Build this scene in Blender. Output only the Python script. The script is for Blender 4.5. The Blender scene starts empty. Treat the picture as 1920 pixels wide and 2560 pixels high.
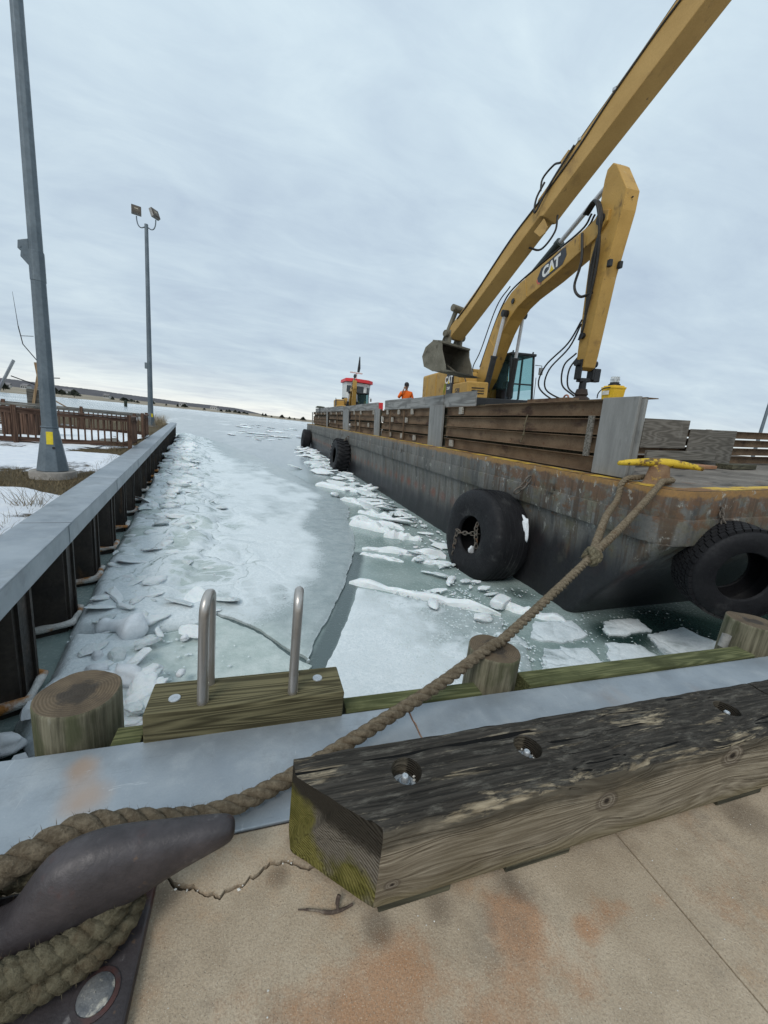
import bpy, bmesh, math, random
import numpy as np
from mathutils import Vector, Matrix, noise
from mathutils.geometry import delaunay_2d_cdt
R = math.radians
scene = bpy.context.scene
COL = scene.collection
random.seed(7); rng = np.random.default_rng(7)

# ------------------------------------------------------------ camera
EYE = Vector((0, 0, 1.35))
YAW, PITCH, ROLL = R(19.0), R(12.3), R(6.3)
fw = Vector((math.sin(YAW)*math.cos(PITCH), math.cos(YAW)*math.cos(PITCH), -math.sin(PITCH)))
rt = Vector((math.cos(YAW), -math.sin(YAW), 0)); up = rt.cross(fw)
r2 = rt*math.cos(ROLL) + up*math.sin(ROLL); u2 = up*math.cos(ROLL) - rt*math.sin(ROLL)
cd = bpy.data.cameras.new('camera'); cam = bpy.data.objects.new('camera', cd); COL.objects.link(cam)
m = Matrix.Identity(4)
for i in range(3):
    m[i][0], m[i][1], m[i][2], m[i][3] = r2[i], u2[i], -fw[i], EYE[i]
cam.matrix_world = m
cd.sensor_fit = 'VERTICAL'; cd.sensor_height = 24.0; cd.lens = 950/2560*24.0
cd.clip_start = 0.02; cd.clip_end = 9000
scene.camera = cam

# ------------------------------------------------------------ sky
SUN_EL, SUN_AZ = R(46), R(222)          # azimuth clockwise from +Y: from behind, to the left
w = bpy.data.worlds.new('World'); scene.world = w; w.use_nodes = True
nt = w.node_tree; N = nt.nodes; L = nt.links; N.clear()
def wn(t, **k):
    n = N.new(t)
    for a, b in k.items(): setattr(n, a, b)
    return n
out = wn('ShaderNodeOutputWorld')
skyt = wn('ShaderNodeTexSky', sky_type='NISHITA', sun_disc=False)
skyt.sun_elevation = SUN_EL; skyt.sun_rotation = SUN_AZ; skyt.dust_density = 2.0
bg1 = wn('ShaderNodeBackground'); bg1.inputs[1].default_value = 0.1
L.new(skyt.outputs[0], bg1.inputs[0])
tc = wn('ShaderNodeTexCoord'); sp = wn('ShaderNodeSeparateXYZ'); L.new(tc.outputs['Generated'], sp.inputs[0])
def wm(op, a, b=None, c=None):
    n = wn('ShaderNodeMath', operation=op)
    for i, s in enumerate((a, b, c)):
        if s is None: continue
        if isinstance(s, (int, float)): n.inputs[i].default_value = s
        else: L.new(s, n.inputs[i])
    return n.outputs[0]
zc = wm('MAXIMUM', sp.outputs[2], 0.0); den = wm('ADD', zc, 0.16)
cx_ = wm('DIVIDE', sp.outputs[0], den); cy_ = wm('DIVIDE', sp.outputs[1], den)
cb = wn('ShaderNodeCombineXYZ'); L.new(cx_, cb.inputs[0]); L.new(cy_, cb.inputs[1])
def wnoise(scale, detail, rough, rot, sc, dist=0.0):
    mp = wn('ShaderNodeMapping'); mp.inputs['Rotation'].default_value = (0, 0, rot); mp.inputs['Scale'].default_value = sc
    L.new(cb.outputs[0], mp.inputs[0])
    n = wn('ShaderNodeTexNoise'); n.inputs['Scale'].default_value = scale; n.inputs['Detail'].default_value = detail
    n.inputs['Roughness'].default_value = rough; n.inputs['Distortion'].default_value = dist
    L.new(mp.outputs[0], n.inputs['Vector']); return n.outputs[0]
n1 = wnoise(1.1, 9, 0.55, R(35), (1.0, 1.0, 1), 0.3)
n2 = wnoise(2.4, 8, 0.58, R(28), (0.75, 1.5, 1), 0.9)
n3 = wnoise(6.0, 7, 0.6, R(40), (0.6, 1.7, 1), 0.8)
mixn = wm('ADD', wm('MULTIPLY', n1, 0.5), wm('ADD', wm('MULTIPLY', n2, 0.38), wm('MULTIPLY', n3, 0.12)))
rp = wn('ShaderNodeValToRGB'); L.new(mixn, rp.inputs[0])
cr = rp.color_ramp
cr.elements[0].position = 0.34; cr.elements[0].color = (0.505, 0.610, 0.735, 1)
cr.elements[1].position = 0.66; cr.elements[1].color = (0.735, 0.860, 0.930, 1)
e = cr.elements.new(0.50); e.color = (0.615, 0.735, 0.835, 1)
# the overcast thins to a pale band low over the far shore
gr = wn('ShaderNodeValToRGB'); L.new(sp.outputs[2], gr.inputs[0])
g = gr.color_ramp; g.elements[0].position = 0.0; g.elements[0].color = (1.62, 1.36, 1.12, 1)
g.elements[1].position = 0.62; g.elements[1].color = (1.03, 1.04, 1.03, 1)
e = g.elements.new(0.035); e.color = (1.22, 1.12, 1.02, 1)
e = g.elements.new(0.10); e.color = (0.90, 0.90, 0.90, 1)
e = g.elements.new(0.28); e.color = (0.90, 0.91, 0.92, 1)
mx = wn('ShaderNodeMix', data_type='RGBA', blend_type='MULTIPLY'); mx.inputs[0].default_value = 1
L.new(rp.outputs[0], mx.inputs[6]); L.new(gr.outputs[0], mx.inputs[7])
bg2 = wn('ShaderNodeBackground'); bg2.inputs[1].default_value = 1.0; L.new(mx.outputs[2], bg2.inputs[0])
ms = wn('ShaderNodeMixShader'); ms.inputs[0].default_value = 0.93
L.new(bg1.outputs[0], ms.inputs[1]); L.new(bg2.outputs[0], ms.inputs[2]); L.new(ms.outputs[0], out.inputs[0])
# ------------------------------------------------------------ sun through thin cloud
sl = bpy.data.lights.new('sun', 'SUN'); sl.energy = 1.5; sl.angle = R(24); sl.color = (1.0, 0.96, 0.90)
so = bpy.data.objects.new('sun', sl); COL.objects.link(so)
sd = Vector((math.sin(SUN_AZ)*math.cos(SUN_EL), math.cos(SUN_AZ)*math.cos(SUN_EL), math.sin(SUN_EL)))
so.rotation_euler = sd.to_track_quat('Z', 'Y').to_euler(); so.location = sd*40
vs = scene.view_settings; vs.view_transform = 'Standard'; vs.look = 'None'; vs.exposure = 0.06; vs.gamma = 1.0
vs.use_curve_mapping = False
scene.cycles.max_bounces = 6; scene.cycles.diffuse_bounces = 3; scene.cycles.glossy_bounces = 3
scene.cycles.transmission_bounces = 4; scene.cycles.use_denoising = True

# ------------------------------------------------------------ mesh helpers
def tag(o, label=None, cat=None, group=None, kind=None):
    for k, v in (('label', label), ('category', cat), ('group', group), ('kind', kind)):
        if v: o[k] = v
    return o
def thing(name, label, cat, loc=(0, 0, 0), rot=None, group=None):
    o = bpy.data.objects.new(name, None); COL.objects.link(o); o.empty_display_size = 0.1
    if isinstance(rot, Matrix): o.matrix_world = Matrix.Translation(Vector(loc)) @ rot.to_4x4()
    else:
        o.location = loc
        if rot is not None: o.rotation_euler = (0, 0, rot)
    return tag(o, label, cat, group)
def sub(name, parent, loc=(0, 0, 0), rot=None):
    o = bpy.data.objects.new(name, None); COL.objects.link(o); o.parent = parent; o.empty_display_size = 0.1
    if rot is not None: o.matrix_local = Matrix.Translation(Vector(loc)) @ rot.to_4x4()
    else: o.location = loc
    return o
def link(name, me, parent=None, loc=None, rot=None, scale=None):
    o = bpy.data.objects.new(name, me); COL.objects.link(o); o.parent = parent
    if loc is not None: o.location = loc
    if rot is not None: o.rotation_euler = rot
    if scale is not None: o.scale = scale
    return o
def frame_of(d, hint=Vector((0, 0, 1))):
    d = d.normalized()
    if abs(d.dot(hint)) > 0.98: hint = Vector((0, 1, 0)) if abs(d.y) < 0.9 else Vector((1, 0, 0))
    a = hint.cross(d).normalized(); return a, d.cross(a)
class MB:
    def __init__(s): s.v = []; s.f = []
    def add(s, vs, fs, M=None):
        b = len(s.v); s.v += [tuple(M @ Vector(p)) if M is not None else tuple(p) for p in vs]
        s.f += [tuple(b+i for i in q) for q in fs]; return s
    def box(s, c, d, M=None):
        x, y, z = c; a, b, h = d[0]/2, d[1]/2, d[2]/2
        vs = [(x+i*a, y+j*b, z+k*h) for k in (-1, 1) for j in (-1, 1) for i in (-1, 1)]
        return s.add(vs, [(0, 2, 3, 1), (4, 5, 7, 6), (0, 1, 5, 4), (2, 6, 7, 3), (0, 4, 6, 2), (1, 3, 7, 5)], M)
    def bar(s, p, q, wd, ht, hint=Vector((0, 0, 1))):
        p, q = Vector(p), Vector(q); d = q-p; a, b = frame_of(d, hint)
        M = Matrix((( a.x, d.normalized().x, b.x, (p.x+q.x)/2), (a.y, d.normalized().y, b.y, (p.y+q.y)/2), (a.z, d.normalized().z, b.z, (p.z+q.z)/2), (0, 0, 0, 1)))
        return s.box((0, 0, 0), (wd, d.length, ht), M)
    def tube(s, path, r, n=8, cap=True, closed=False):
        path = [Vector(p) for p in path]; k = len(path)
        rr = r if isinstance(r, (list, tuple)) else [r]*k
        b0 = len(s.v); a = None
        for i, p in enumerate(path):
            if closed: t = path[(i+1) % k]-path[i-1]
            else: t = path[min(i+1, k-1)]-path[max(i-1, 0)]
            t.normalize()
            if a is None: a, _ = frame_of(t)
            a = (a - t*a.dot(t)).normalized(); c = t.cross(a)
            for j in range(n):
                g = 2*math.pi*j/n; s.v.append(tuple(p+(a*math.cos(g)+c*math.sin(g))*rr[i]))
        for i in range(k if closed else k-1):
            A = b0+i*n; B = b0+((i+1) % k)*n
            for j in range(n): s.f.append((A+j, A+(j+1) % n, B+(j+1) % n, B+j))
        if cap and not closed:
            s.f.append(tuple(b0+j for j in reversed(range(n)))); s.f.append(tuple(b0+(k-1)*n+j for j in range(n)))
        return s
    def cyl(s, p, q, r, n=16): return s.tube([p, q], r, n)
    def prism(s, poly, o, u, v, w, thick):
        """polygon (a,b) in the plane o+a*u+b*v, centred thickness along w"""
        o, u, v, w = Vector(o), Vector(u), Vector(v), Vector(w); n = len(poly); b0 = len(s.v)
        for sgn in (-.5, .5):
            for a, b in poly: s.v.append(tuple(o+u*a+v*b+w*(sgn*thick)))
        s.f.append(tuple(b0+i for i in reversed(range(n)))); s.f.append(tuple(b0+n+i for i in range(n)))
        for i in range(n): j = (i+1) % n; s.f.append((b0+i, b0+j, b0+n+j, b0+n+i))
        return s
    def loft(s, secs, closed=True, cap=True):
        n = len(secs[0]); b0 = len(s.v)
        for q in secs: s.v += [tuple(p) for p in q]
        for i in range(len(secs)-1):
            for j in range(n if closed else n-1):
                k = (j+1) % n; s.f.append((b0+i*n+j, b0+i*n+k, b0+(i+1)*n+k, b0+(i+1)*n+j))
        if cap and closed:
            s.f.append(tuple(b0+j for j in reversed(range(n)))); s.f.append(tuple(b0+(len(secs)-1)*n+j for j in range(n)))
        return s
    def lathe(s, prof, n=24, M=None, closed=False):
        """prof (r,h) round local z"""
        vs = []; fs = []; k = len(prof)
        for i in range(n):
            g = 2*math.pi*i/n
            vs += [(r*math.cos(g), r*math.sin(g), h) for r, h in prof]
        for i in range(n):
            A = i*k; B = ((i+1) % n)*k
            for j in range(k if closed else k-1):
                q = (j+1) % k; fs.append((A+j, B+j, B+q, A+q))
        return s.add(vs, fs, M)
    def mesh(s, name, mat=None, smooth=None):
        me = bpy.data.meshes.new(name); me.from_pydata(s.v, [], s.f); me.validate()
        if mat: me.materials.append(mat)
        if smooth is not None:
            me.polygons.foreach_set('use_smooth', [True]*len(me.polygons)); me.set_sharp_from_angle(angle=R(smooth))
        return me
    def build(s, name, mat, parent=None, smooth=None, bevel=0, fix=True, loc=None, rot=None):
        me = s.mesh(name, mat, smooth)
        if fix:
            bm = bmesh.new(); bm.from_mesh(me); bmesh.ops.recalc_face_normals(bm, faces=bm.faces); bm.to_mesh(me); bm.free()
            if smooth is not None: me.set_sharp_from_angle(angle=R(smooth))
        o = link(name, me, parent, loc, rot)
        if bevel:
            md = o.modifiers.new('bevel', 'BEVEL'); md.width = bevel; md.segments = 2; md.limit_method = 'ANGLE'; md.angle_limit = R(35)
        return o
def boxo(name, mat, parent, c, d, bevel=0, M=None): return MB().box(c, d, M).build(name, mat, parent, bevel=bevel, fix=False)
def smoothpath(pts, per=8):
    P = [Vector(p) for p in pts]; P = [2*P[0]-P[1]]+P+[2*P[-1]-P[-2]]; o = []
    for i in range(1, len(P)-2):
        for t in range(per):
            t /= per; a, b, c, d = P[i-1:i+3]
            o.append(0.5*((2*b)+(c-a)*t+(2*a-5*b+4*c-d)*t*t+(3*b-a-3*c+d)*t**3))
    o.append(P[-2]); return o
def resample(path, step):
    o = [path[0].copy()]; acc = 0
    for a, b in zip(path[:-1], path[1:]):
        d = (b-a).length
        while acc+d >= step:
            t = (step-acc)/d; a = a.lerp(b, t); o.append(a.copy()); d = (b-a).length; acc = 0
        acc += d
    return o
def hsh(ix, iy, s):
    v = np.sin(ix*127.1+iy*311.7+s*74.7)*43758.5453; return v-np.floor(v)
def vn(x, y, s=0):
    ix, iy = np.floor(x), np.floor(y); fx, fy = x-ix, y-iy; fx = fx*fx*(3-2*fx); fy = fy*fy*(3-2*fy)
    a, b, c, d = hsh(ix, iy, s), hsh(ix+1, iy, s), hsh(ix, iy+1, s), hsh(ix+1, iy+1, s)
    return (a*(1-fx)+b*fx)*(1-fy)+(c*(1-fx)+d*fx)*fy
def fbm(x, y, s=0, o=4):
    t = 0; a = .5; n = 0
    for i in range(o): t = t+a*vn(x*2**i+i*17.3, y*2**i-i*9.1, s+i); n += a; a *= .5
    return t/n
def sst(a, b, x): t = np.clip((x-a)/(b-a), 0, 1); return t*t*(3-2*t)
def jitter(me, amp, freq, seed=0.0):
    for v in me.vertices:
        v.co += noise.noise_vector(v.co*freq+Vector((seed, seed*1.7, -seed)))*amp

# ------------------------------------------------------------ materials
class NT:
    def __init__(s, name):
        s.m = bpy.data.materials.new(name); s.m.use_nodes = True; s.t = s.m.node_tree; s.n = s.t.nodes; s.l = s.t.links
        s.b = s.n['Principled BSDF']; s._c = {}
    def node(s, t, **k):
        n = s.n.new(t)
        for a, b in k.items(): setattr(n, a, b)
        return n
    def put(s, sock, v):
        if isinstance(v, (int, float)): sock.default_value = v
        elif isinstance(v, tuple): sock.default_value = v if len(v) == 4 or sock.type == 'VECTOR' else v+(1,)
        else: s.l.new(v, sock)
    def math(s, op, a, b=0.0, c=None, clamp=False):
        n = s.node('ShaderNodeMath', operation=op, use_clamp=clamp); s.put(n.inputs[0], a); s.put(n.inputs[1], b)
        if c is not None: s.put(n.inputs[2], c)
        return n.outputs[0]
    def coord(s, kind='Object'):
        if kind in s._c: return s._c[kind]
        if kind == 'World': o = s.node('ShaderNodeNewGeometry').outputs['Position']
        elif kind == 'Normal': o = s.node('ShaderNodeTexCoord').outputs['Normal']
        elif kind == 'Plain': o = s.node('ShaderNodeTexCoord').outputs['Object']
        else:
            t = s.node('ShaderNodeTexCoord'); i = s.node('ShaderNodeObjectInfo'); v = s.node('ShaderNodeVectorMath', operation='ADD')
            mu = s.math('MULTIPLY', i.outputs['Random'], 61.0); s.l.new(t.outputs['Object'], v.inputs[0]); s.l.new(mu, v.inputs[1]); o = v.outputs[0]
        s._c[kind] = o; return o
    def sep(s, v): n = s.node('ShaderNodeSeparateXYZ'); s.l.new(v, n.inputs[0]); return n.outputs
    def map(s, v, scale=(1, 1, 1), loc=(0, 0, 0), rot=(0, 0, 0)):
        n = s.node('ShaderNodeMapping'); n.inputs['Scale'].default_value = scale; n.inputs['Location'].default_value = loc; n.inputs['Rotation'].default_value = rot
        s.l.new(v, n.inputs[0]); return n.outputs[0]
    def noise(s, scale, detail=5, rough=.55, stretch=(1, 1, 1), co='Object', dist=0.0, loc=(0, 0, 0)):
        v = s.map(s.coord(co) if isinstance(co, str) else co, stretch, loc); n = s.node('ShaderNodeTexNoise')
        for k, x in (('Scale', scale), ('Detail', detail), ('Roughness', rough), ('Distortion', dist)): n.inputs[k].default_value = x
        s.l.new(v, n.inputs['Vector']); return n.outputs[0]
    def vor(s, scale, feature='F1', stretch=(1, 1, 1), co='Object', out='Distance'):
        v = s.map(s.coord(co), stretch); n = s.node('ShaderNodeTexVoronoi', feature=feature); n.inputs['Scale'].default_value = scale
        s.l.new(v, n.inputs['Vector']); return n.outputs[out]
    def wave(s, scale, dist=2, dscale=1.5, co='Object', stretch=(1, 1, 1), typ='BANDS', dirn='X', loc=(0, 0, 0), detail=3):
        v = s.map(s.coord(co) if isinstance(co, str) else co, stretch, loc); n = s.node('ShaderNodeTexWave', wave_type=typ)
        if typ == 'BANDS': n.bands_direction = dirn
        else: n.rings_direction = dirn
        n.inputs['Scale'].default_value = scale; n.inputs['Distortion'].default_value = dist; n.inputs['Detail Scale'].default_value = dscale; n.inputs['Detail'].default_value = detail
        s.l.new(v, n.inputs['Vector']); return n.outputs['Fac']
    def ramp(s, x, lo, hi, a=0.0, b=1.0):
        n = s.node('ShaderNodeMapRange', interpolation_type='SMOOTHSTEP'); s.put(n.inputs[0], x)
        for i, v in zip((1, 2, 3, 4), (lo, hi, a, b)): n.inputs[i].default_value = v
        return n.outputs[0]
    def mix(s, f, a, b, blend='MIX'):
        n = s.node('ShaderNodeMix', data_type='RGBA', blend_type=blend); s.put(n.inputs[0], f); s.put(n.inputs[6], a); s.put(n.inputs[7], b); return n.outputs[2]
    def attr(s, name): return s.node('ShaderNodeAttribute', attribute_name=name).outputs['Fac']
    def blob(s, pts, co='World'):
        """sum of soft spots (x,y,radius,weight) in a plan"""
        x, y, _ = s.sep(s.coord(co)); tot = None
        for px, py, r, wt in pts:
            dx = s.math('SUBTRACT', x, px); dy = s.math('SUBTRACT', y, py)
            d = s.math('ADD', s.math('MULTIPLY', dx, dx), s.math('MULTIPLY', dy, dy))
            gsn = s.math('MULTIPLY', s.math('EXPONENT', s.math('MULTIPLY', d, -1.0/(r*r))), wt)
            tot = gsn if tot is None else s.math('ADD', tot, gsn)
        return tot
    def seg(s, pts, co='World'):
        """plan distance to a polyline"""
        x, y, _ = s.sep(s.coord(co)); best = None
        for (ax, ay), (bx, by) in zip(pts[:-1], pts[1:]):
            vx, vy = bx-ax, by-ay; l2 = vx*vx+vy*vy; px, py = s.math('SUBTRACT', x, ax), s.math('SUBTRACT', y, ay)
            h = s.math('DIVIDE', s.math('ADD', s.math('MULTIPLY', px, vx), s.math('MULTIPLY', py, vy)), l2, clamp=True)
            dx, dy = s.math('SUBTRACT', px, s.math('MULTIPLY', h, vx)), s.math('SUBTRACT', py, s.math('MULTIPLY', h, vy)); d = s.math('SQRT', s.math('ADD', s.math('MULTIPLY', dx, dx), s.math('MULTIPLY', dy, dy)))
            best = d if best is None else s.math('MINIMUM', best, d)
        return best
    def done(s, col, rough=.7, metal=0.0, bump=None, bdist=.01, bstr=1.0, spec=.5, **k):
        s.put(s.b.inputs['Base Color'], col); s.put(s.b.inputs['Roughness'], rough); s.put(s.b.inputs['Metallic'], metal)
        s.b.inputs['Specular IOR Level'].default_value = spec
        if bump is not None:
            n = s.node('ShaderNodeBump'); n.inputs['Distance'].default_value = bdist; n.inputs['Strength'].default_value = bstr
            s.l.new(bump, n.inputs['Height']); s.l.new(n.outputs[0], s.b.inputs['Normal'])
        for a, v in k.items(): s.put(s.b.inputs[a.replace('_', ' ')], v)
        return s.m
def surf(name, a, b, scale=4, layers=(), rough=.7, metal=0., bump=.004, bscale=None, stretch=(1, 1, 1), co='Object', detail=6, spec=.4):
    """two tones by noise, then layers (colour, scale, lo, hi[, stretch]) where the noise rises above lo..hi"""
    t = NT(name); n = t.noise(scale, detail, .6, stretch, co); c = t.mix(t.ramp(n, .3, .7), a, b)
    for i, ly in enumerate(layers):
        m = t.noise(ly[1], 7, .62, ly[4] if len(ly) > 4 else (1, 1, 1), co, loc=(3.1*i+1, 7.7*i, 2.3*i)); c = t.mix(t.ramp(m, ly[2], ly[3]), c, ly[0])
    fine = t.noise(bscale or scale*9, 6, .65, stretch, co)
    c = t.mix(t.ramp(fine, .2, .8, .0, .35), c, tuple(x*.55 for x in a[:3]))
    rr = t.ramp(fine, .2, .8, max(rough-.1, .05), min(rough+.12, 1))
    return t.done(c, rr, metal, t.math('ADD', fine, t.math('MULTIPLY', n, .6)), bump, 1.0, spec)
def wood(name, dark, light, axis='x', rings=14, layers=(), rough=.85, bump=.004, co='Object', fine=1.0):
    """grain running along one local axis"""
    t = NT(name); al = {'x': (1, 0, 0), 'y': (0, 1, 0), 'z': (0, 0, 1)}[axis]
    st = tuple(.35 if q else 7.0*fine for q in al); st2 = tuple(1.2 if q else 60.0*fine for q in al)
    wob = t.noise(1.0, 3, .5, st, co); gr = t.math('FRACT', t.math('MULTIPLY', wob, rings)); gr = t.math('ABSOLUTE', t.math('SUBTRACT', gr, .5))
    fi = t.noise(1.0, 5, .7, st2, co)
    c = t.mix(t.ramp(t.math('ADD', t.math('MULTIPLY', gr, 1.1), t.math('MULTIPLY', fi, .7)), .3, 1.0), dark, light)
    for i, ly in enumerate(layers):
        m = t.noise(ly[1], 7, .62, ly[4] if len(ly) > 4 else (1, 1, 1), co, loc=(3.1*i+1, 7.7*i, 2.3*i)); c = t.mix(t.ramp(m, ly[2], ly[3]), c, ly[0])
    return t.done(c, rough, 0, t.math('ADD', fi, gr), bump, 1.0, .3)
def text(name, body, size, mat, parent, M, ext=.002, align='CENTER', shear=0.0, bold=0.0):
    cu = bpy.data.curves.new(name, 'FONT'); cu.body = body; cu.size = size; cu.extrude = ext; cu.align_x = align; cu.align_y = 'CENTER'; cu.shear = shear; cu.offset = bold
    cu.materials.append(mat); tmp = bpy.data.objects.new(name, cu); COL.objects.link(tmp); dg = bpy.context.evaluated_depsgraph_get(); me = bpy.data.meshes.new_from_object(tmp.evaluated_get(dg)); bpy.data.objects.remove(tmp)
    o = bpy.data.objects.new(name, me); COL.objects.link(o); o.parent = parent; o.matrix_local = M
    return o
# ============================================================ materials
ZW = -1.15                                     # water level
def concrete_mat():
    t = NT('weathered concrete'); co = 'World'
    big = t.noise(1.3, 6, .6, co=co); mid = t.noise(9, 6, .6, co=co); fine = t.noise(160, 4, .7, co=co)
    c = t.mix(t.ramp(big, .3, .7), (.375, .295, .208), (.505, .412, .305))
    c = t.mix(t.ramp(mid, .35, .75, 0, .5), c, (.265, .200, .135))
    # rust bled out of iron left on the slab
    rs = t.blob([(.717, .666, .06, .9), (.745, .585, .085, .95), (.40, .61, .10, .75), (.955, .56, .045, 1.1), (.80, .64, .05, .8), (.86, .48, .10, .6), (.66, .44, .12, .6), (1.45, .50, .12, .5), (.18, .45, .16, .6), (1.05, .575, .05, .85), (1.12, .572, .03, .7), (1.235, .555, .04, .5), (.31, .53, .13, .7), (.57, .50, .08, .55), (.10, .60, .20, .35), (-.05, .45, .2, .5), (-.21, .85, .05, .55), (-.21, .72, .04, .5), (1.7, .55, .2, .35)])
    nz = t.noise(7, 9, .75, co=co); rm = t.ramp(t.math('ADD', rs, t.math('ADD', t.math('MULTIPLY', t.math('SUBTRACT', nz, .5), 2.2), t.math('MULTIPLY', t.math('SUBTRACT', fine, .5), .8))), .30, 1.15)
    c = t.mix(t.math('MULTIPLY', rm, .62), c, (.385, .165, .062))
    bs_ = t.noise(1.9, 8, .68, co=co, loc=(7, 3, 0)); c = t.mix(t.ramp(bs_, .53, .68, 0, .55), c, (.42, .235, .115)); bd_ = t.noise(2.7, 8, .7, co=co, loc=(1, 8, 0)); c = t.mix(t.ramp(bd_, .52, .68, 0, .55), c, (.150, .125, .098)); c = t.mix(t.ramp(bd_, .42, .30, 0, .5), c, (.47, .40, .31))
    wet = t.blob([(.36, .71, .06, 1.0), (.55, .71, .07, .8), (.8, .70, .06, .7), (1.9, .68, .14, .9), (1.6, .70, .07, .6), (.10, .90, .05, .9), (-.2, .92, .06, .9), (-.21, .62, .05, .8)])
    c = t.mix(t.math('MULTIPLY', t.ramp(t.math('ADD', wet, t.math('MULTIPLY', nz, .5)), .55, 1.2), .6), c, (.085, .062, .043))
    grn = t.noise(260, 3, .8, co=co); c = t.mix(t.ramp(fine, .40, .72, 0, .50), c, (.170, .135, .098)); c = t.mix(t.ramp(grn, .52, .70, 0, .6), c, (.50, .44, .35))
    v = t.vor(130, co=co); c = t.mix(t.ramp(v, .06, .20, .7, 0), c, (.56, .49, .385))
    v2 = t.vor(61, co=co); c = t.mix(t.ramp(v2, .03, .09, .8, 0), c, (.62, .55, .44))
    v3 = t.vor(97, co=co, stretch=(1, 1.3, 1)); c = t.mix(t.ramp(v3, .06, .16, .75, 0), c, (.075, .060, .046))
    h = t.math('ADD', t.math('MULTIPLY', fine, 1.0), t.math('MULTIPLY', mid, .8)); h = t.math('SUBTRACT', h, t.ramp(v2, .03, .10, .7, 0))
    return t.done(c, .9, 0, h, .0035, .9, .25)
def galv_mat():
    t = NT('galvanised cap steel'); co = 'World'
    a = t.noise(2.2, 7, .6, co=co); b = t.noise(6, 7, .62, co=co, stretch=(1, 1, 1)); f = t.noise(140, 3, .6, co=co)
    c = t.mix(t.ramp(a, .3, .7), (.250, .285, .320), (.345, .382, .415))
    c = t.mix(t.ramp(b, .46, .74, 0, .40), c, (.47, .50, .515)); c = t.mix(t.ramp(t.noise(4.5, 8, .7, co=co, loc=(9, 2, 1)), .52, .68, 0, .45), c, (.21, .228, .240)); sx_ = t.noise(1.0, 6, .75, (3, 46, 3), co, dist=.6); c = t.mix(t.ramp(sx_, .60, .70, 0, .45), c, (.20, .215, .225)); sy_ = t.noise(1.0, 5, .75, (70, 5, 3), co, dist=.8, loc=(2, 5, 1)); c = t.mix(t.ramp(sy_, .64, .72, 0, .5), c, (.60, .62, .63)); c = t.mix(t.ramp(f, .35, .7, 0, .12), c, (.20, .235, .27))
    rs = t.blob([(-.52, 1.28, .10, .9), (-.58, 1.42, .07, .8), (-.42, 1.14, .05, .8), (1.2, 1.2, .2, .5), (1.9, 1.3, .25, .5), (2.6, 1.25, .22, .45)])
    st = t.noise(3.2, 6, .6, (2.2, 1, 1), co)
    c = t.mix(t.math('MULTIPLY', t.ramp(t.math('ADD', rs, t.math('MULTIPLY', st, .6)), .6, 1.25), .62), c, (.44, .275, .165))
    sc = t.noise(1.0, 4, .8, (6, 60, 6), co, dist=1.0); c = t.mix(t.ramp(sc, .66, .75, 0, .4), c, (.62, .64, .66))
    v = t.vor(55, co=co); c = t.mix(t.ramp(v, .03, .08, .4, 0), c, (.66, .67, .68))
    return t.done(c, t.ramp(b, .3, .7, .38, .58), .40, t.math('ADD', b, t.math('MULTIPLY', f, .3)), .002, .5, .45)
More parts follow.
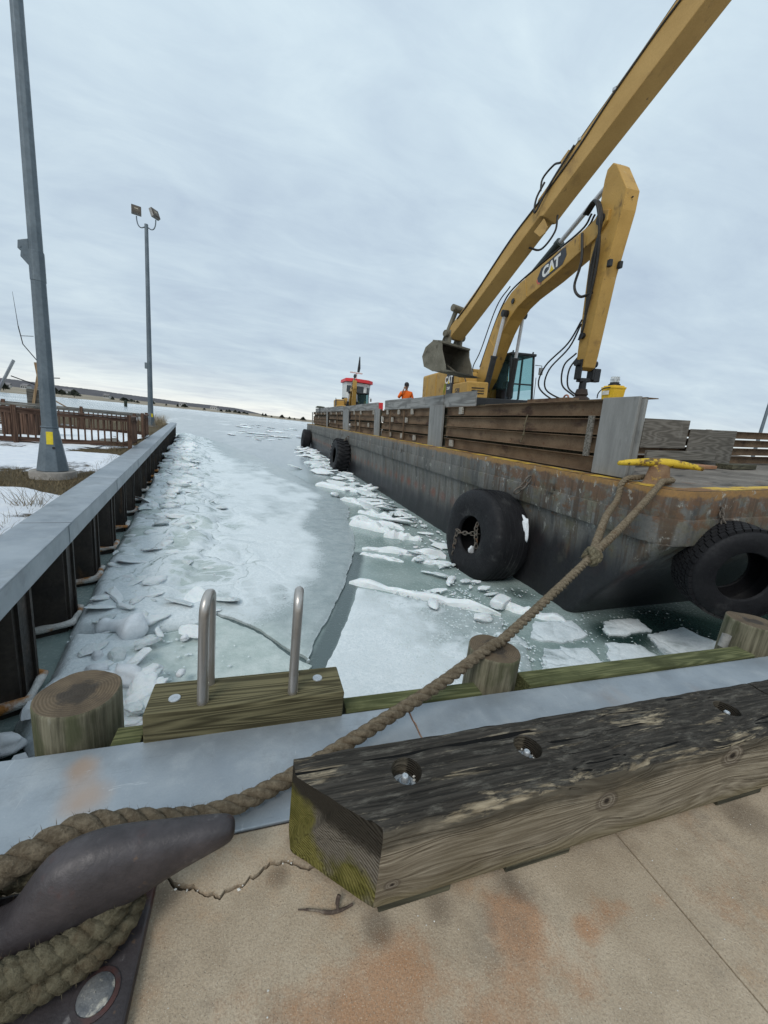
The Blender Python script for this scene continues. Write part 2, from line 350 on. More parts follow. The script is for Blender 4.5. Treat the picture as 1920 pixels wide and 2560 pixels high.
def timber_mat():
    t = NT('weathered kerb timber'); co = 'Plain'; P = t.coord(co); x, y, z = t.sep(P)
    nx, ny, nz = t.sep(t.coord('Normal'))
    # knots on the outer face push the grain aside
    zz = z; kn = None
    for kx, kz, kr in ((1.165, .20, .115), (1.80, .255, .15), (.40, .10, .06)):
        dx = t.math('DIVIDE', t.math('SUBTRACT', x, kx), kr); dz = t.math('DIVIDE', t.math('SUBTRACT', z, kz), kr)
        d2 = t.math('ADD', t.math('MULTIPLY', dx, dx), t.math('MULTIPLY', t.math('MULTIPLY', dz, dz), 1.6)); g = t.math('EXPONENT', t.math('MULTIPLY', d2, -.55))
        zz = t.math('ADD', zz, t.math('MULTIPLY', g, t.math('MULTIPLY', dz, kr*.75)))
        k1 = t.math('EXPONENT', t.math('MULTIPLY', d2, -14.0)); kn = k1 if kn is None else t.math('ADD', kn, k1)
    cb_ = t.node('ShaderNodeCombineXYZ'); t.l.new(x, cb_.inputs[0]); t.l.new(y, cb_.inputs[1]); t.l.new(zz, cb_.inputs[2]); Q = cb_.outputs[0]
    wob = t.noise(1.0, 3, .5, (.40, 6, 6), Q, .3); gr = t.math('ABSOLUTE', t.math('SUBTRACT', t.math('FRACT', t.math('MULTIPLY', wob, 24)), .5))
    fi = t.noise(1.0, 6, .72, (2.2, 90, 90), Q); st = t.noise(1.0, 7, .70, (3.4, 30, 30), Q, .5)
    side = t.mix(t.ramp(t.math('ADD', t.math('MULTIPLY', gr, .30), t.math('MULTIPLY', fi, 1.15)), .40, .92), (.130, .106, .076), (.335, .290, .220))
    side = t.mix(t.ramp(t.noise(2.6, 5, .6, (1, 1, 1), co), .4, .75, 0, .65), side, (.13, .105, .068))
    side = t.mix(t.ramp(t.math('ADD', t.math('SUBTRACT', .10, z), t.math('MULTIPLY', t.math('SUBTRACT', st, .5), .12)), 0, .07, 0, .55), side, (.12, .095, .042))
    side = t.mix(t.ramp(t.math('ADD', t.math('SUBTRACT', z, .235), t.math('MULTIPLY', t.math('SUBTRACT', t.noise(3.5, 6, .65, (1, 3, 3), co), .5), .22)), -.01, .05, 0, .75), side, (.050, .044, .034)); side = t.mix(t.ramp(kn, .03, .10, 0, .55), side, (.075, .058, .044)); kr_ = t.math('SINE', t.math('MULTIPLY', t.math('LOGARITHM', kn, 2.718), 9.0)); side = t.mix(t.ramp(kn, .12, .25), side, t.mix(t.ramp(kr_, -1.6, 1.6), (.120, .096, .072), (.235, .202, .158))); side = t.mix(t.ramp(kn, .80, .95), side, (.03, .024, .02))
    # a tar-black skin worn through to paler wood along the grain
    blk = t.mix(t.ramp(fi, .3, .75), (.017, .0155, .0135), (.068, .061, .052))
    blk = t.mix(t.ramp(t.noise(1.0, 7, .75, (9, 40, 40), Q), .50, .70, 0, .65), blk, (.150, .140, .118)); blk = t.mix(t.ramp(t.noise(1.0, 6, .75, (5, 60, 60), Q, loc=(3, 1, 4)), .60, .70, 0, .8), blk, (.24, .205, .15))
    tan = t.mix(t.ramp(t.math('ADD', gr, fi), .3, 1.1), (.11, .086, .056), (.36, .30, .21))
    edge = t.math('MULTIPLY', t.ramp(y, .07, .0, 0, .17), 1.0); edge2 = t.blob([(1.50, .17, .20, .17), (.06, .24, .10, .12), (.20, .22, .12, .12), (.62, .16, .14, .10), (1.02, .20, .10, .12), (1.85, .19, .16, .1)], co)
    wm_ = t.math('ADD', st, t.math('ADD', edge, edge2)); top = t.mix(t.ramp(wm_, .645, .77, 0, .92), blk, tan)
    crk = t.noise(1.0, 3, .6, (1.1, 34, 34), Q, .6); ck = t.ramp(crk, .645, .675); top = t.mix(ck, top, (.006, .006, .006))
    # mossy cut end with growth rings
    d = t.math('SQRT', t.math('ADD', t.math('POWER', t.math('SUBTRACT', y, .24), 2.0), t.math('POWER', t.math('SUBTRACT', z, -.02), 2.0)))
    rg = t.math('SINE', t.math('ADD', t.math('MULTIPLY', d, 760.0), t.math('MULTIPLY', t.noise(7, 3, .5, co=co), 7.0)))
    endc = t.mix(t.ramp(rg, -2.0, 2.0), (.092, .078, .058), (.185, .165, .135))
    moss = t.mix(t.ramp(t.math('ADD', t.noise(18, 6, .65, co=co), t.math('MULTIPLY', rg, .07)), .3, .7), (.085, .080, .018), (.185, .165, .050))
    endc = t.mix(t.ramp(t.math('ADD', t.noise(6, 5, .6, co=co), t.math('MULTIPLY', t.math('SUBTRACT', y, z), 1.3)), .38, .58), endc, moss)
    endc = t.mix(t.ramp(t.math('ADD', z, t.math('MULTIPLY', st, .08)), .225, .275), endc, (.035, .030, .023))
    c = t.mix(t.ramp(t.math('ADD', nz, t.math('MULTIPLY', t.math('SUBTRACT', st, .5), .9)), .42, .66), side, top); c = t.mix(t.ramp(nx, -.35, -.55), c, endc)
    h = t.math('ADD', t.math('ADD', t.math('MULTIPLY', fi, .8), gr), t.math('MULTIPLY', ck, -2.5)); h = t.math('ADD', h, t.math('MULTIPLY', t.ramp(nx, -.35, -.55), t.math('MULTIPLY', rg, .25)))
    return t.done(c, .85, 0, h, .006, 1.0, .12)
M_conc = concrete_mat(); M_galv = galv_mat(); M_timber = timber_mat()
M_green = wood('treated green timber', (.046, .039, .018), (.165, .145, .078), 'x', 15, [((.095, .082, .042), 2.5, .5, .75)], bump=.003)
M_wale = wood('mossy wale timber', (.055, .062, .022), (.150, .155, .070), 'x', 22, [((.05, .055, .02), 3, .45, .7)], bump=.004)
M_block = wood('wet spacer wood', (.035, .033, .022), (.12, .11, .07), 'x', 14, [((.02, .02, .014), 5, .5, .7)])
def pile_mat():
    t = NT('marine pile wood'); P = t.coord('Plain'); x, y, z = t.sep(P); nx, ny, nz = t.sep(t.coord('Normal'))
    st = t.noise(1.0, 6, .7, (34, 34, 1.6), 'Object'); bl = t.noise(1.0, 5, .6, (8, 8, 2.5), 'Object')
    c = t.mix(t.ramp(st, .3, .7), (.070, .064, .042), (.235, .215, .150)); c = t.mix(t.ramp(bl, .5, .68, 0, .75), c, (.060, .068, .030)); c = t.mix(t.ramp(bl, .36, .26, 0, .6), c, (.33, .315, .255))
    r = t.math('SQRT', t.math('ADD', t.math('MULTIPLY', x, x), t.math('MULTIPLY', y, y)))
    rg = t.math('SINE', t.math('ADD', t.math('MULTIPLY', r, 560), t.math('MULTIPLY', t.noise(8, 3, .6, co='Object'), 10)))
    tp = t.mix(t.ramp(rg, -2.2, 2.2), (.090, .066, .042), (.155, .118, .080)); tp = t.mix(t.ramp(t.noise(9, 6, .65), .4, .7, 0, .7), tp, (.070, .052, .036))
    core = t.math('ADD', r, t.math('MULTIPLY', t.math('SUBTRACT', t.noise(17, 5, .65), .5), .13)); tp = t.mix(t.ramp(core, .085, .05, 0, .85), tp, (.040, .035, .030))
    tp = t.mix(t.ramp(t.noise(60, 4, .6), .55, .75, 0, .5), tp, (.08, .06, .045))
    c = t.mix(t.ramp(nz, .5, .8), c, tp)
    return t.done(c, .88, 0, t.math('ADD', st, t.math('MULTIPLY', rg, .08)), .005, 1, .25)
M_pile = pile_mat()
M_iron = surf('painted cast iron', (.032, .027, .029), (.072, .061, .064), 7, [((.085, .032, .026), 6, .54, .70), ((.21, .195, .19), 17, .62, .74), ((.13, .085, .06), 30, .64, .74), ((.028, .026, .028), 4, .6, .8)], .46, .15, .0022, 45, spec=.5)
M_bolt = surf('zinc bolt', (.44, .47, .50), (.60, .63, .65), 30, [((.72, .72, .71), 50, .62, .72)], .4, .55, .001); M_nut = surf('grey nut', (.19, .22, .25), (.32, .35, .38), 30, [], .42, .55, .001)
M_boltold = surf('old bolt head', (.075, .085, .10), (.20, .20, .195), 18, [((.50, .47, .40), 26, .52, .62)], .55, .3, .002)
M_stain = surf('stainless rail', (.38, .36, .34), (.52, .49, .46), 3, [((.30, .26, .22), 9, .5, .8)], .38, .75, .0006, stretch=(1, 1, .2))
M_rope = surf('tarred rope', (.085, .064, .044), (.185, .150, .105), 16, [((.15, .075, .035), 3, .5, .7), ((.27, .235, .18), 22, .58, .78)], .95, 0, .006, 130, spec=.1)
M_ropegreen0 = surf('algae rope', (.080, .072, .045), (.185, .172, .115), 22, [((.12, .075, .05), 4, .55, .75), ((.27, .25, .17), 40, .58, .76)], .95, 0, .008, 160, spec=.1)
def rope_mat(name, a, b_, c_):
    t = NT(name); n = t.noise(38, 7, .75); f = t.noise(120, 5, .8); g = t.noise(7, 4, .6)
    c = t.mix(t.ramp(n, .30, .68), a, b_); c = t.mix(t.ramp(f, .55, .75, 0, .7), c, c_); c = t.mix(t.ramp(g, .55, .72, 0, .6), c, (.145, .082, .045)); c = t.mix(t.ramp(f, .45, .25, 0, .6), c, tuple(q*.4 for q in a))
    return t.done(c, .97, 0, t.math('ADD', n, t.math('MULTIPLY', f, .8)), .014, 1.0, .08)
M_rope = rope_mat('frayed brown rope', (.120, .092, .062), (.275, .225, .158), (.40, .345, .26)); M_ropegreen = rope_mat('algae-stained rope', (.098, .082, .052), (.235, .208, .140), (.35, .32, .23))
M_white = surf('white grit', (.62, .60, .56), (.78, .76, .70), 20, [], .7)
M_twig = surf('driftwood twig', (.06, .04, .032), (.15, .11, .085), 30, [((.34, .29, .22), 14, .55, .65)], .9)

# ============================================================ quay pavement
def slabpoly(name, poly, z, th, mat, parent, edge=.0, amp=0.0, seed=0):
    mb = MB(); n = len(poly)
    cx0 = sum(p[0] for p in poly)/n; cy0 = sum(p[1] for p in poly)/n
    a = [(x, y, z) for x, y in poly]; b = [(x, y, z-th) for x, y in poly]
    mb.add(a+b, [tuple(range(n)), tuple(reversed(range(n, 2*n)))]+[(i, n+i, n+(i+1) % n, (i+1) % n) for i in range(n)])
    return mb.build(name, mat, parent, bevel=edge)
pave = bpy.data.objects.new('pavement', None); COL.objects.link(pave); tag(pave, kind='structure')
crack = [(-1.6, 1.047), (-.95, 1.035), (-.62, 1.02), (-.40, 1.005), (-.30, 1.0), (-.229, .98), (-.205, .968), (-.175, .944), (-.135, .93), (-.103, .900), (-.08, .899), (-.06, .883), (-.048, .897), (-.031, .897), (.0, .903), (.020, .918), (.038, .913), (.060, .935), (.078, .941), (.10, .934), (.124, .938), (.150, .925), (.192, .903), (.26, .92), (.33, .955), (.45, 1.0), (.60, 1.03), (.75, 1.047)]
def rag(pts, amp, step, seed):
    o = []
    for (a, b), (c, d) in zip(pts[:-1], pts[1:]):
        k = max(1, int(math.hypot(c-a, d-b)/step))
        for i in range(k):
            t = i/k; x = a+(c-a)*t; y = b+(d-b)*t
            o.append((x, y+amp*noise.noise(Vector((x*60+seed, y*60, seed)))+amp*.6*noise.noise(Vector((x*180+seed, y*150, seed)))))
    o.append(pts[-1]); return o
cr1 = rag(crack, .007, .008, 1.3); gap = .015
slabpoly('slab', [(-12.0, 1.047), (-12.0, -3), (1.286, -3), (1.286, 1.047)]+[(x, y-gap*(.35+1.3*abs(noise.noise(Vector((x*9, 3, 0)))))) for x, y in reversed(cr1)], 0, .14, M_conc, pave)
slabpoly('slab', cr1, .006, .12, M_conc, pave)
slabpoly('slab', [(1.294, 1.047), (1.294, -3), (4.3, -3), (4.3, 1.047)], -.002, .14, M_conc, pave, .003)
slabpoly('slab', [(4.308, 1.047), (4.308, -6), (24, -6), (24, 1.047)], 0, .14, M_conc, pave, .003)
M_soil = surf('dark joint soil', (.02, .017, .014), (.045, .038, .03), 40, [], .95, bump=.006)
bed = boxo('joint_bed', M_soil, pave, (6, -2.2, -.075), (36.6, 6.45, .09))
# crumbs lodged in the crack, grit on the slab
mb = MB(); rs = random.Random(5)
for i in range(70):
    k = rs.randrange(40, len(cr1)-30); x, y = cr1[k]; y -= rs.uniform(-.006, .016); r = rs.uniform(.0022, .0065)
    M = Matrix.Translation((x, y, .002)) @ Matrix.Rotation(rs.random()*6, 4, 'Z') @ Matrix.Diagonal((r, r*.8, r*.7, 1)); bmv = [(1, 0, 0), (-1, 0, 0), (0, 1, 0), (0, -1, 0), (0, 0, 1), (0, 0, -1)]
    mb.add(bmv, [(0, 2, 4), (2, 1, 4), (1, 3, 4), (3, 0, 4), (2, 0, 5), (1, 2, 5), (3, 1, 5), (0, 3, 5)], M)
for i in range(90):
    x, y = rs.uniform(-.2, 2.2), rs.uniform(.15, .72); r = rs.uniform(.0008, .0024)
    mb.add(bmv, [(0, 2, 4), (2, 1, 4), (1, 3, 4), (3, 0, 4), (2, 0, 5), (1, 2, 5), (3, 1, 5), (0, 3, 5)], Matrix.Translation((x, y, r*.3)) @ Matrix.Diagonal((r*1.3, r, r*.6, 1)))
o = mb.build('grit', M_white, None, smooth=60); tag(o, 'white stone crumbs in the pavement crack and on the slab', 'grit', kind='stuff')

# ============================================================ quay edge: steel cap on sheet piling
qw = thing('quay_wall', 'steel sheet pile quay wall with grey capping along the pavement edge', 'wall', (0, 1.28, 0))
def cap_part(x0, x1):
    mb = MB(); t = .012; y0, y1 = 1.054-1.28, 1.50-1.28; zt = .012
    mb.box(((x0+x1)/2, (y0+y1)/2, zt-t/2), (x1-x0, y1-y0, t)); mb.box(((x0+x1)/2, y1-t/2-.0015, zt-t-.12), (x1-x0, t, .24))
    return mb.build('cap_plate', M_galv, qw, bevel=.004)
for a, b in ((-6, -2.3), (-2.296, .742), (.746, 3.8), (3.804, 7.5), (7.504, 14), (14.004, 24)): cap_part(a, b)
M_weld = surf('rusty weld', (.20, .085, .04), (.36, .24, .16), 40, [((.55, .56, .55), 25, .5, .62)], .8)
MB().tube([(.744+.003*math.sin(i*2.1), -.226+.446*i/14, .0125) for i in range(15)], .0035, 6).build('weld_seam', M_weld, qw, smooth=60)
M_sheet = surf('dark sheet pile steel', (.016, .014, .014), (.036, .030, .027), 3, [((.075, .040, .020), 7, .60, .75, (1, 1, .3)), ((.06, .05, .042), 2, .55, .8, (1, 1, .2))], .62, .3, .003, spec=.35)
for i in range(14):
    x = -6+i*2.15; MB().prism([(-.0, 0), (.4, 0), (.62, -.3), (1.53, -.3), (1.75, 0), (2.15, 0), (2.15, -.012), (1.757, -.012), (1.537, -.312), (.613, -.312), (.393, -.012), (0, -.012)], (x, .12, -1.3), (1, 0, 0), (0, 1, 0), (0, 0, 1), 2.6).build('sheet_pile', M_sheet, qw)
# kerb timbers bolted through the slab
def kerb(name, label, x0, x1, mitre, holes, end_right=None):
    Y0, Y1, Z0, Z1 = .735, 1.008, .03, .312; t = thing(name, label, 'timber', (0, Y0, 0))
    per = []; nY, nZ = 22, 20
    for i in range(nY): per.append((Y0+(Y1-Y0)*i/nY, Z0))
    for i in range(nZ): per.append((Y1, Z0+(Z1-Z0)*i/nZ))
    for i in range(nY): per.append((Y1-(Y1-Y0)*i/nY, Z1))
    for i in range(nZ): per.append((Y0, Z1-(Z1-Z0)*i/nZ))
    cy0, cz0 = (Y0+Y1)/2, (Z0+Z1)/2; secs = []; NX = int((x1-x0)/.012)
    for k in range(NX+1):
        s = []
        for y, z in per:
            xs = x0+max(0, .94-y)*1.044 if mitre else x0
            x = xs+(x1-xs)*k/NX
            ry, rz = min(y-Y0, Y1-y), min(z-Z0, Z1-z); yy, zz = y, z
            worn = .006+.012*max(0, noise.noise(Vector((x*3.1, y*5, 7.7))))+.006*noise.noise(Vector((x*15, z*8, 1)))
            if z > Z1-.002 or y < Y0+.002:               # rounded, chipped upper front and rear edges
                if z > Z1-.03 and y < Y0+.03: q = worn*2.4; zz -= max(0, q-(y-Y0))*.55; yy += max(0, q-(Z1-z))*.55
                if z > Z1-.03 and y > Y1-.03: q = worn*1.4; zz -= max(0, q-(Y1-y))*.5
            p = Vector((x, yy, zz)); d = noise.noise(Vector((x*5, y*14, z*14)))*.005+noise.noise(Vector((x*9, y*60, z*60)))*.0030
            if z > Z1-.002: d += noise.noise(Vector((x*2.2, y*7, 3)))*.005
            out_ = Vector((0, y-cy0, z-cz0)); 
            if abs(out_.y) > abs(out_.z)*.97: out_ = Vector((0, math.copysign(1, out_.y), 0))
            else: out_ = Vector((0, 0, math.copysign(1, out_.z)))
            if (abs(yy-cy0) > (Y1-Y0)/2-.001 and abs(zz-cz0) > (Z1-Z0)/2-.001): d = -.004
            p += out_*d; p.y -= Y0; s.append(p)
        secs.append(s)
    o = MB().loft(secs).build('beam', M_timber, t, smooth=50)
    if holes:
        cutters = []
        for hx, hy, _ in holes:
            c = MB().tube([(hx, hy-Y0, .255), (hx, hy-Y0, .40)], [.047, .052], 24).build('cut', None, None); cutters.append(c)
        for c in cutters:
            md = o.modifiers.new('b', 'BOOLEAN'); md.operation = 'DIFFERENCE'; md.object = c; md.solver = 'EXACT'
        c_par = [setattr(c, 'parent', t) for c in cutters]
        dg = bpy.context.evaluated_depsgraph_get(); me = bpy.data.meshes.new_from_object(o.evaluated_get(dg)); o.modifiers.clear(); o.data = me
        while len(me.materials) > 1: me.materials.pop()
        me.set_sharp_from_angle(angle=R(42))
        for c in cutters: bpy.data.objects.remove(c)
        for hx, hy, kind in holes:
            b = MB(); b.lathe([(.001, .2555), (.041, .2555), (.041, .2605), (.001, .2605)], 20, Matrix.Translation((hx-.004, hy-Y0-.006, 0))); b.build('washer', M_bolt, t, smooth=40)
            b = MB(); b.lathe([(.001, .2607), (.0225, .2607), (.0225, .277), (.019, .280), (.001, .280)], 6, Matrix.Translation((hx-.004, hy-Y0-.006, 0)) @ Matrix.Rotation(.5, 4, 'Z')); n_ = b.build('nut', M_nut, t)
            b = MB(); b.lathe([(.0115, .280), (.0115, .297), (.009, .300), (.001, .300)], 14, Matrix.Translation((hx-.004, hy-Y0-.006, 0))); b.build('bolt_end', M_bolt, t, smooth=40)
            b = MB(); rs = random.Random(int(hx*100))
            for q in range(6):
                a = rs.uniform(-.6, 1.4); r = rs.uniform(.002, .0065); d = rs.uniform(.03, .042)
                b.add(bmv, [(0, 2, 4), (2, 1, 4), (1, 3, 4), (3, 0, 4), (2, 0, 5), (1, 2, 5), (3, 1, 5), (0, 3, 5)], Matrix.Translation((hx+d*math.cos(a), hy-Y0+d*math.sin(a), .264)) @ Matrix.Rotation(a*3, 4, 'X') @ Matrix.Diagonal((r*1.4, r, r, 1)))
            tag(b.build('grit', M_white, t), kind='stuff')
    return t
k1 = kerb('kerb_timber', 'black weathered kerb timber with mossy mitred end and three bolts', .138, 2.352, True, [(.476, .893, 0), (.939, .894, 0), (2.004, .891, 0)])
for a, b in ((.37, .60), (.80, 1.06), (1.82, 2.10)):
    MB().box(((a+b)/2, .135, .0145), (b-a, .262, .027)).build('spacer_block', M_block, k1, bevel=.003)
k2 = kerb('kerb_timber', 'next kerb timber butted at the right edge of the picture', 2.362, 4.9, False, [])
for a, b in ((2.5, 2.8), (3.6, 3.9)): MB().box(((a+b)/2, .135, .0145), (b-a, .262, .027)).build('spacer_block', M_block, k2, bevel=.003)
# ============================================================ piles, ladder, wales
def pile(label, x, y, r, zt, seed, chamf=.012):
    mb = MB(); n = 56; secs = []
    zs = [-3.0, -1.5, -.8, -.4, -.2, 0, zt*.4, zt*.75, zt-.02, zt-.006, zt]
    for z in zs:
        s = []
        for j in range(n):
            g = 2*math.pi*j/n; q = r*(1+.035*noise.noise(Vector((math.cos(g)*1.4, math.sin(g)*1.4, seed)))+.016*noise.noise(Vector((math.cos(g)*7, math.sin(g)*7, seed+z*.4)))+.03*max(0, -z)*.3)
            q -= max(0, .004 if z > zt-.003 else 0)
            s.append((q*math.cos(g), q*math.sin(g), z+(.010*noise.noise(Vector((math.cos(g), math.sin(g), seed))) if z > zt-.03 else 0)))
        secs.append(s)
    mb.loft(secs, cap=False); b0 = len(mb.v)-n; rings = [.93, .7, .45, .2]; prev = b0
    for q in rings:
        st = len(mb.v)
        for j in range(n):
            vx, vy, vz = mb.v[b0+j]; mb.v.append((vx*q, vy*q, vz-.001+.004*noise.noise(Vector((vx*q*30, vy*q*30, seed)))))
        for j in range(n): mb.f.append((prev+j, prev+(j+1) % n, st+(j+1) % n, st+j))
        prev = st
    mb.f.append(tuple(prev+j for j in range(n)))
    o = mb.build('mooring_pile', M_pile, None, smooth=55); o.location = (x, y, 0); return tag(o, label, 'pile', 'wooden piles along the quay')
pile('cut-off wooden pile with dark rotted heart, left of the ladder', -.675, 1.665, .148, .152, 2.0)
pile('round wooden pile that the mooring rope rests on', 1.345, 1.665, .148, .175, 5.5)
p3 = pile('wooden pile at the right edge with a hose stub beside it', 3.73, 1.68, .165, .195, 9.1)
b = MB(); b.lathe([(.026, -.10), (.030, -.10), (.030, 0), (.026, 0)], 16, closed=True, M=Matrix.Translation((3.50, 1.70, .08)) @ Matrix.Rotation(.12, 4, 'Y'))
o = b.build('hose_stub', surf('grey rubber hose', (.20, .20, .19), (.36, .35, .33), 20, [], .7), None, smooth=50); tag(o, 'short grey hose stub fixed beside the right-hand pile', 'hose')
for nm, lb, x0, x1, y0, y1, zt in (('wale_timber', 'green wale timber between the ladder and the middle pile', .44, 1.19, 1.502, 1.60, .02), ('wale_timber', 'long green wale timber between the middle and right piles', 1.50, 3.50, 1.502, 1.625, .03), ('wale_timber', 'short dark wale end between the left pile and the ladder', -.52, -.414, 1.502, 1.60, .01)):
    o = MB().box((0, 0, -.11), (x1-x0, y1-y0, .22)).build(nm, M_wale, None, bevel=.006); o.location = ((x0+x1)/2, (y0+y1)/2, zt); tag(o, lb, 'timber')
ld = thing('ladder', 'quay ladder head: green timber block with two bent steel grab rails', 'ladder', (.008, 1.59, .14))
MB().box((0, 0, -.10), (.82, .20, .20)).build('head_block', M_green, ld, bevel=.007)
def rail(x, tilt):
    pth = []; r = .045; hgt = .405
    for i in range(5): pth.append((x+tilt*i*.05, -.062, -.002+hgt*i/4))
    for i in range(1, 13): g = math.pi*i/12; pth.append((x+tilt*.2+tilt*.1*math.sin(g), -.062+.062*(1-math.cos(g)), hgt-.002+.062*math.sin(g)))
    pth = [(a_+.012*float(sst(-.062, .062, np.array(b_))), b_, c_) for a_, b_, c_ in pth]
    for i in range(1, 7): pth.append((x+tilt*.2-tilt*.1*i/6+.012, .062, hgt-.002-(hgt+.6)*i/6))
    o = MB().tube(pth, .0205, 14).build('grab_rail', M_stain, ld, smooth=60)
    MB().prism([(-.014, 0), (.014, 0), (.006, .085), (-.006, .085)], (x+.021, -.05, 0), (0, 1, 0), (0, 0, 1), (1, 0, 0), .006).build('gusset', surf('weathered gusset', (.42, .36, .27), (.62, .56, .44), 20, [], .6, .3), o)
    return o
rail(-.198, .03); rail(.175, .012)
for x, y in ((-.31, -.015), (.30, .02)): MB().lathe([(.001, .004), (.022, .003), (.024, 0), (.024, -.002)], 20, Matrix.Translation((x, y, .0015))).build('bolt_head', M_bolt, ld, smooth=50)
for k in range(5): MB().cyl((-.165, .10, -.35-.28*k), (.185, .10, -.35-.28*k), .014, 10).build('rung', M_stain, ld, smooth=60)
# ============================================================ cleat and mooring rope
cl = thing('mooring_cleat', 'dark cast iron mooring cleat on a base plate in the lower left', 'cleat', (-.60, .84, 0))
b = MB(); pl = []; hx, hy, cr_ = .367, .19, .05
for qx, qy, a0 in ((1, 1, 0), (-1, 1, 90), (-1, -1, 180), (1, -1, 270)):
    for i in range(5): g = R(a0+i*22.5); pl.append((qx*(hx-cr_)+cr_*math.cos(g), qy*(hy-cr_)+cr_*math.sin(g)))
b.prism(pl, (0, -.03, .0165), (1, 0, 0), (0, 1, 0), (0, 0, 1), .031).build('base_plate', M_iron, cl, bevel=.007)
for x, y in ((.293, -.105), (-.293, -.105), (.293, .10), (-.293, .10)):
    MB().lathe([(.001, .0405), (.030, .039), (.036, .036), (.036, .030)], 24, Matrix.Translation((x, y, .0015))).build('bolt_head', M_boltold, cl, smooth=40)
    MB().lathe([(.037, .0325), (.037, .0355), (.047, .0345), (.047, .0325)], 24, Matrix.Translation((x, y, .0005))).build('bolt_collar', M_iron, cl, smooth=40)
def horn_sec(c, d, ry, rz, n=24, p=2.3):
    a = Vector((0, 1, 0)); bz = d.cross(a).normalized()*-1
    return [Vector(c)+a*(ry*math.copysign(abs(math.cos(g))**(2/p), math.cos(g)))+bz*(rz*math.copysign(abs(math.sin(g))**(2/p), math.sin(g))) for g in (2*math.pi*j/n for j in range(n))]
spec = [(-.575, .05, .237, .014, .014), (-.566, .05, .237, .030, .030), (-.53, .05, .234, .038, .040), (-.44, .05, .221, .048, .062), (-.35, .05, .203, .060, .090), (-.28, .045, .192, .070, .112), (-.215, .04, .170, .076, .126), (-.15, .03, .118, .072, .088), (-.08, .02, .084, .066, .052), (0, .02, .078, .064, .046)]
spec = spec+[(-x, y, z, a, c) for x, y, z, a, c in reversed(spec[:-1])]
secs = []
for i, (x, y, z, a, c) in enumerate(spec):
    p0, p1 = spec[max(0, i-1)], spec[min(len(spec)-1, i+1)]; d = Vector((p1[0]-p0[0], p1[1]-p0[1], p1[2]-p0[2])).normalized(); secs.append(horn_sec((x, y, z), d, a, c))
b = MB().loft(secs); ob = b.build('horns', M_iron, cl, smooth=60); md = ob.modifiers.new('s', 'SUBSURF'); md.levels = 1; md.render_levels = 2
secs = [[((.15 if abs(math.cos(g)) > 0 else 0)*k*math.cos(g), .062*k2*math.sin(g)+.03, z) for g in (2*math.pi*j/24 for j in range(24))] for z, k, k2 in ((.03, 1.30, 1.35), (.045, 1.18, 1.12), (.06, 1.12, 1.0), (.08, 1.08, .85), (.09, .9, .5))]
MB().loft(secs).build('pedestal', M_iron, cl, smooth=60)
def rope_mesh(path, rad, pitch, mat, name, parent, step=.012, n=8, phase=0.0, grow=None):
    rad0 = rad
    path = resample([Vector(p) for p in path], step); mb = MB(); a = None; fr = []
    for i, p in enumerate(path):
        t = (path[min(i+1, len(path)-1)]-path[max(i-1, 0)]).normalized()
        if a is None: a, _ = frame_of(t)
        a = (a-t*a.dot(t)).normalized(); fr.append((p, a.copy(), t.cross(a)))
    for k in range(3):
        sp_ = []; rr = []
        for i, (p, u, v) in enumerate(fr):
            rad = rad0*(grow(i/len(fr)) if grow else 1); g = 2*math.pi*(i*step/pitch+k/3)+phase; wob = 1+.06*noise.noise(p*22+Vector((k*5, 0, 0)))
            sp_.append(p+(u*math.cos(g)+v*math.sin(g))*rad*.50*wob); rr.append(rad*.545*(1+.07*noise.noise(p*60+Vector((0, k*3, 0)))))
        mb.tube(sp_, rr, n)
    # loose fibres
    rs_ = random.Random(3); q = len(mb.f)
    for i in range(int(len(path)*9)):
        q_ = rs_.randrange(len(fr)); p, u, v = fr[q_]; rad = rad0*(grow(q_/len(fr)) if grow else 1); g = rs_.random()*6.28; d = u*math.cos(g)+v*math.sin(g); s0 = p+d*rad*.93; L_ = rad*rs_.uniform(.14, .50)
        tip = s0+(d*rs_.uniform(.5, 1)+Vector((rs_.uniform(-1, 1), rs_.uniform(-1, 1), rs_.uniform(-1, 1)))*.8)*L_; sd_ = d.cross(tip-s0)
        if sd_.length < 1e-6: continue
        sd_ = sd_.normalized()*rad*.026; b0 = len(mb.v); mb.v += [tuple(s0-sd_), tuple(s0+sd_), tuple(tip)]; mb.f.append((b0, b0+1, b0+2))
    return mb.build(name, mat, parent, smooth=70, fix=False)
# rope: coil on the cleat, line over the pile, bight on the barge kevel
rp_ = thing('mooring_rope', 'thick brown mooring rope from the iron cleat over the pile to the barge', 'rope', (-.3, .9, .05))
off = Vector(rp_.location); RR = .030
Q = Vector((1.36, 1.665, .21)); E0 = Vector((4.50, 3.26, 1.06)); KN = Q.lerp(E0, .42)-Vector((0, 0, .075))
line = [KN, KN.lerp(Q, .5)-Vector((0, 0, .015)), Q+Vector((.08, .04, .006)), Q, Q+Vector((-.10, -.045, -.002)), Vector((.9, 1.46, .150)), Vector((.6, 1.345, .105)), Vector((.3, 1.23, .07)), Vector((.05, 1.135, .055)), Vector((-.12, 1.085, .065)), Vector((-.24, 1.045, .12)), Vector((-.34, 1.02, .170)), Vector((-.43, 1.005, .195)), Vector((-.50, .985, .185)), Vector((-.58, .955, .170)), Vector((-.70, .92, .155)), Vector((-.85, .87, .11)), Vector((-.98, .83, .09))]
rope_mesh([p-off for p in smoothpath(line, 10)], RR, .165, M_rope, 'line', rp_, grow=lambda t: 1+.30*float(sst(.72, .86, np.array(t))))
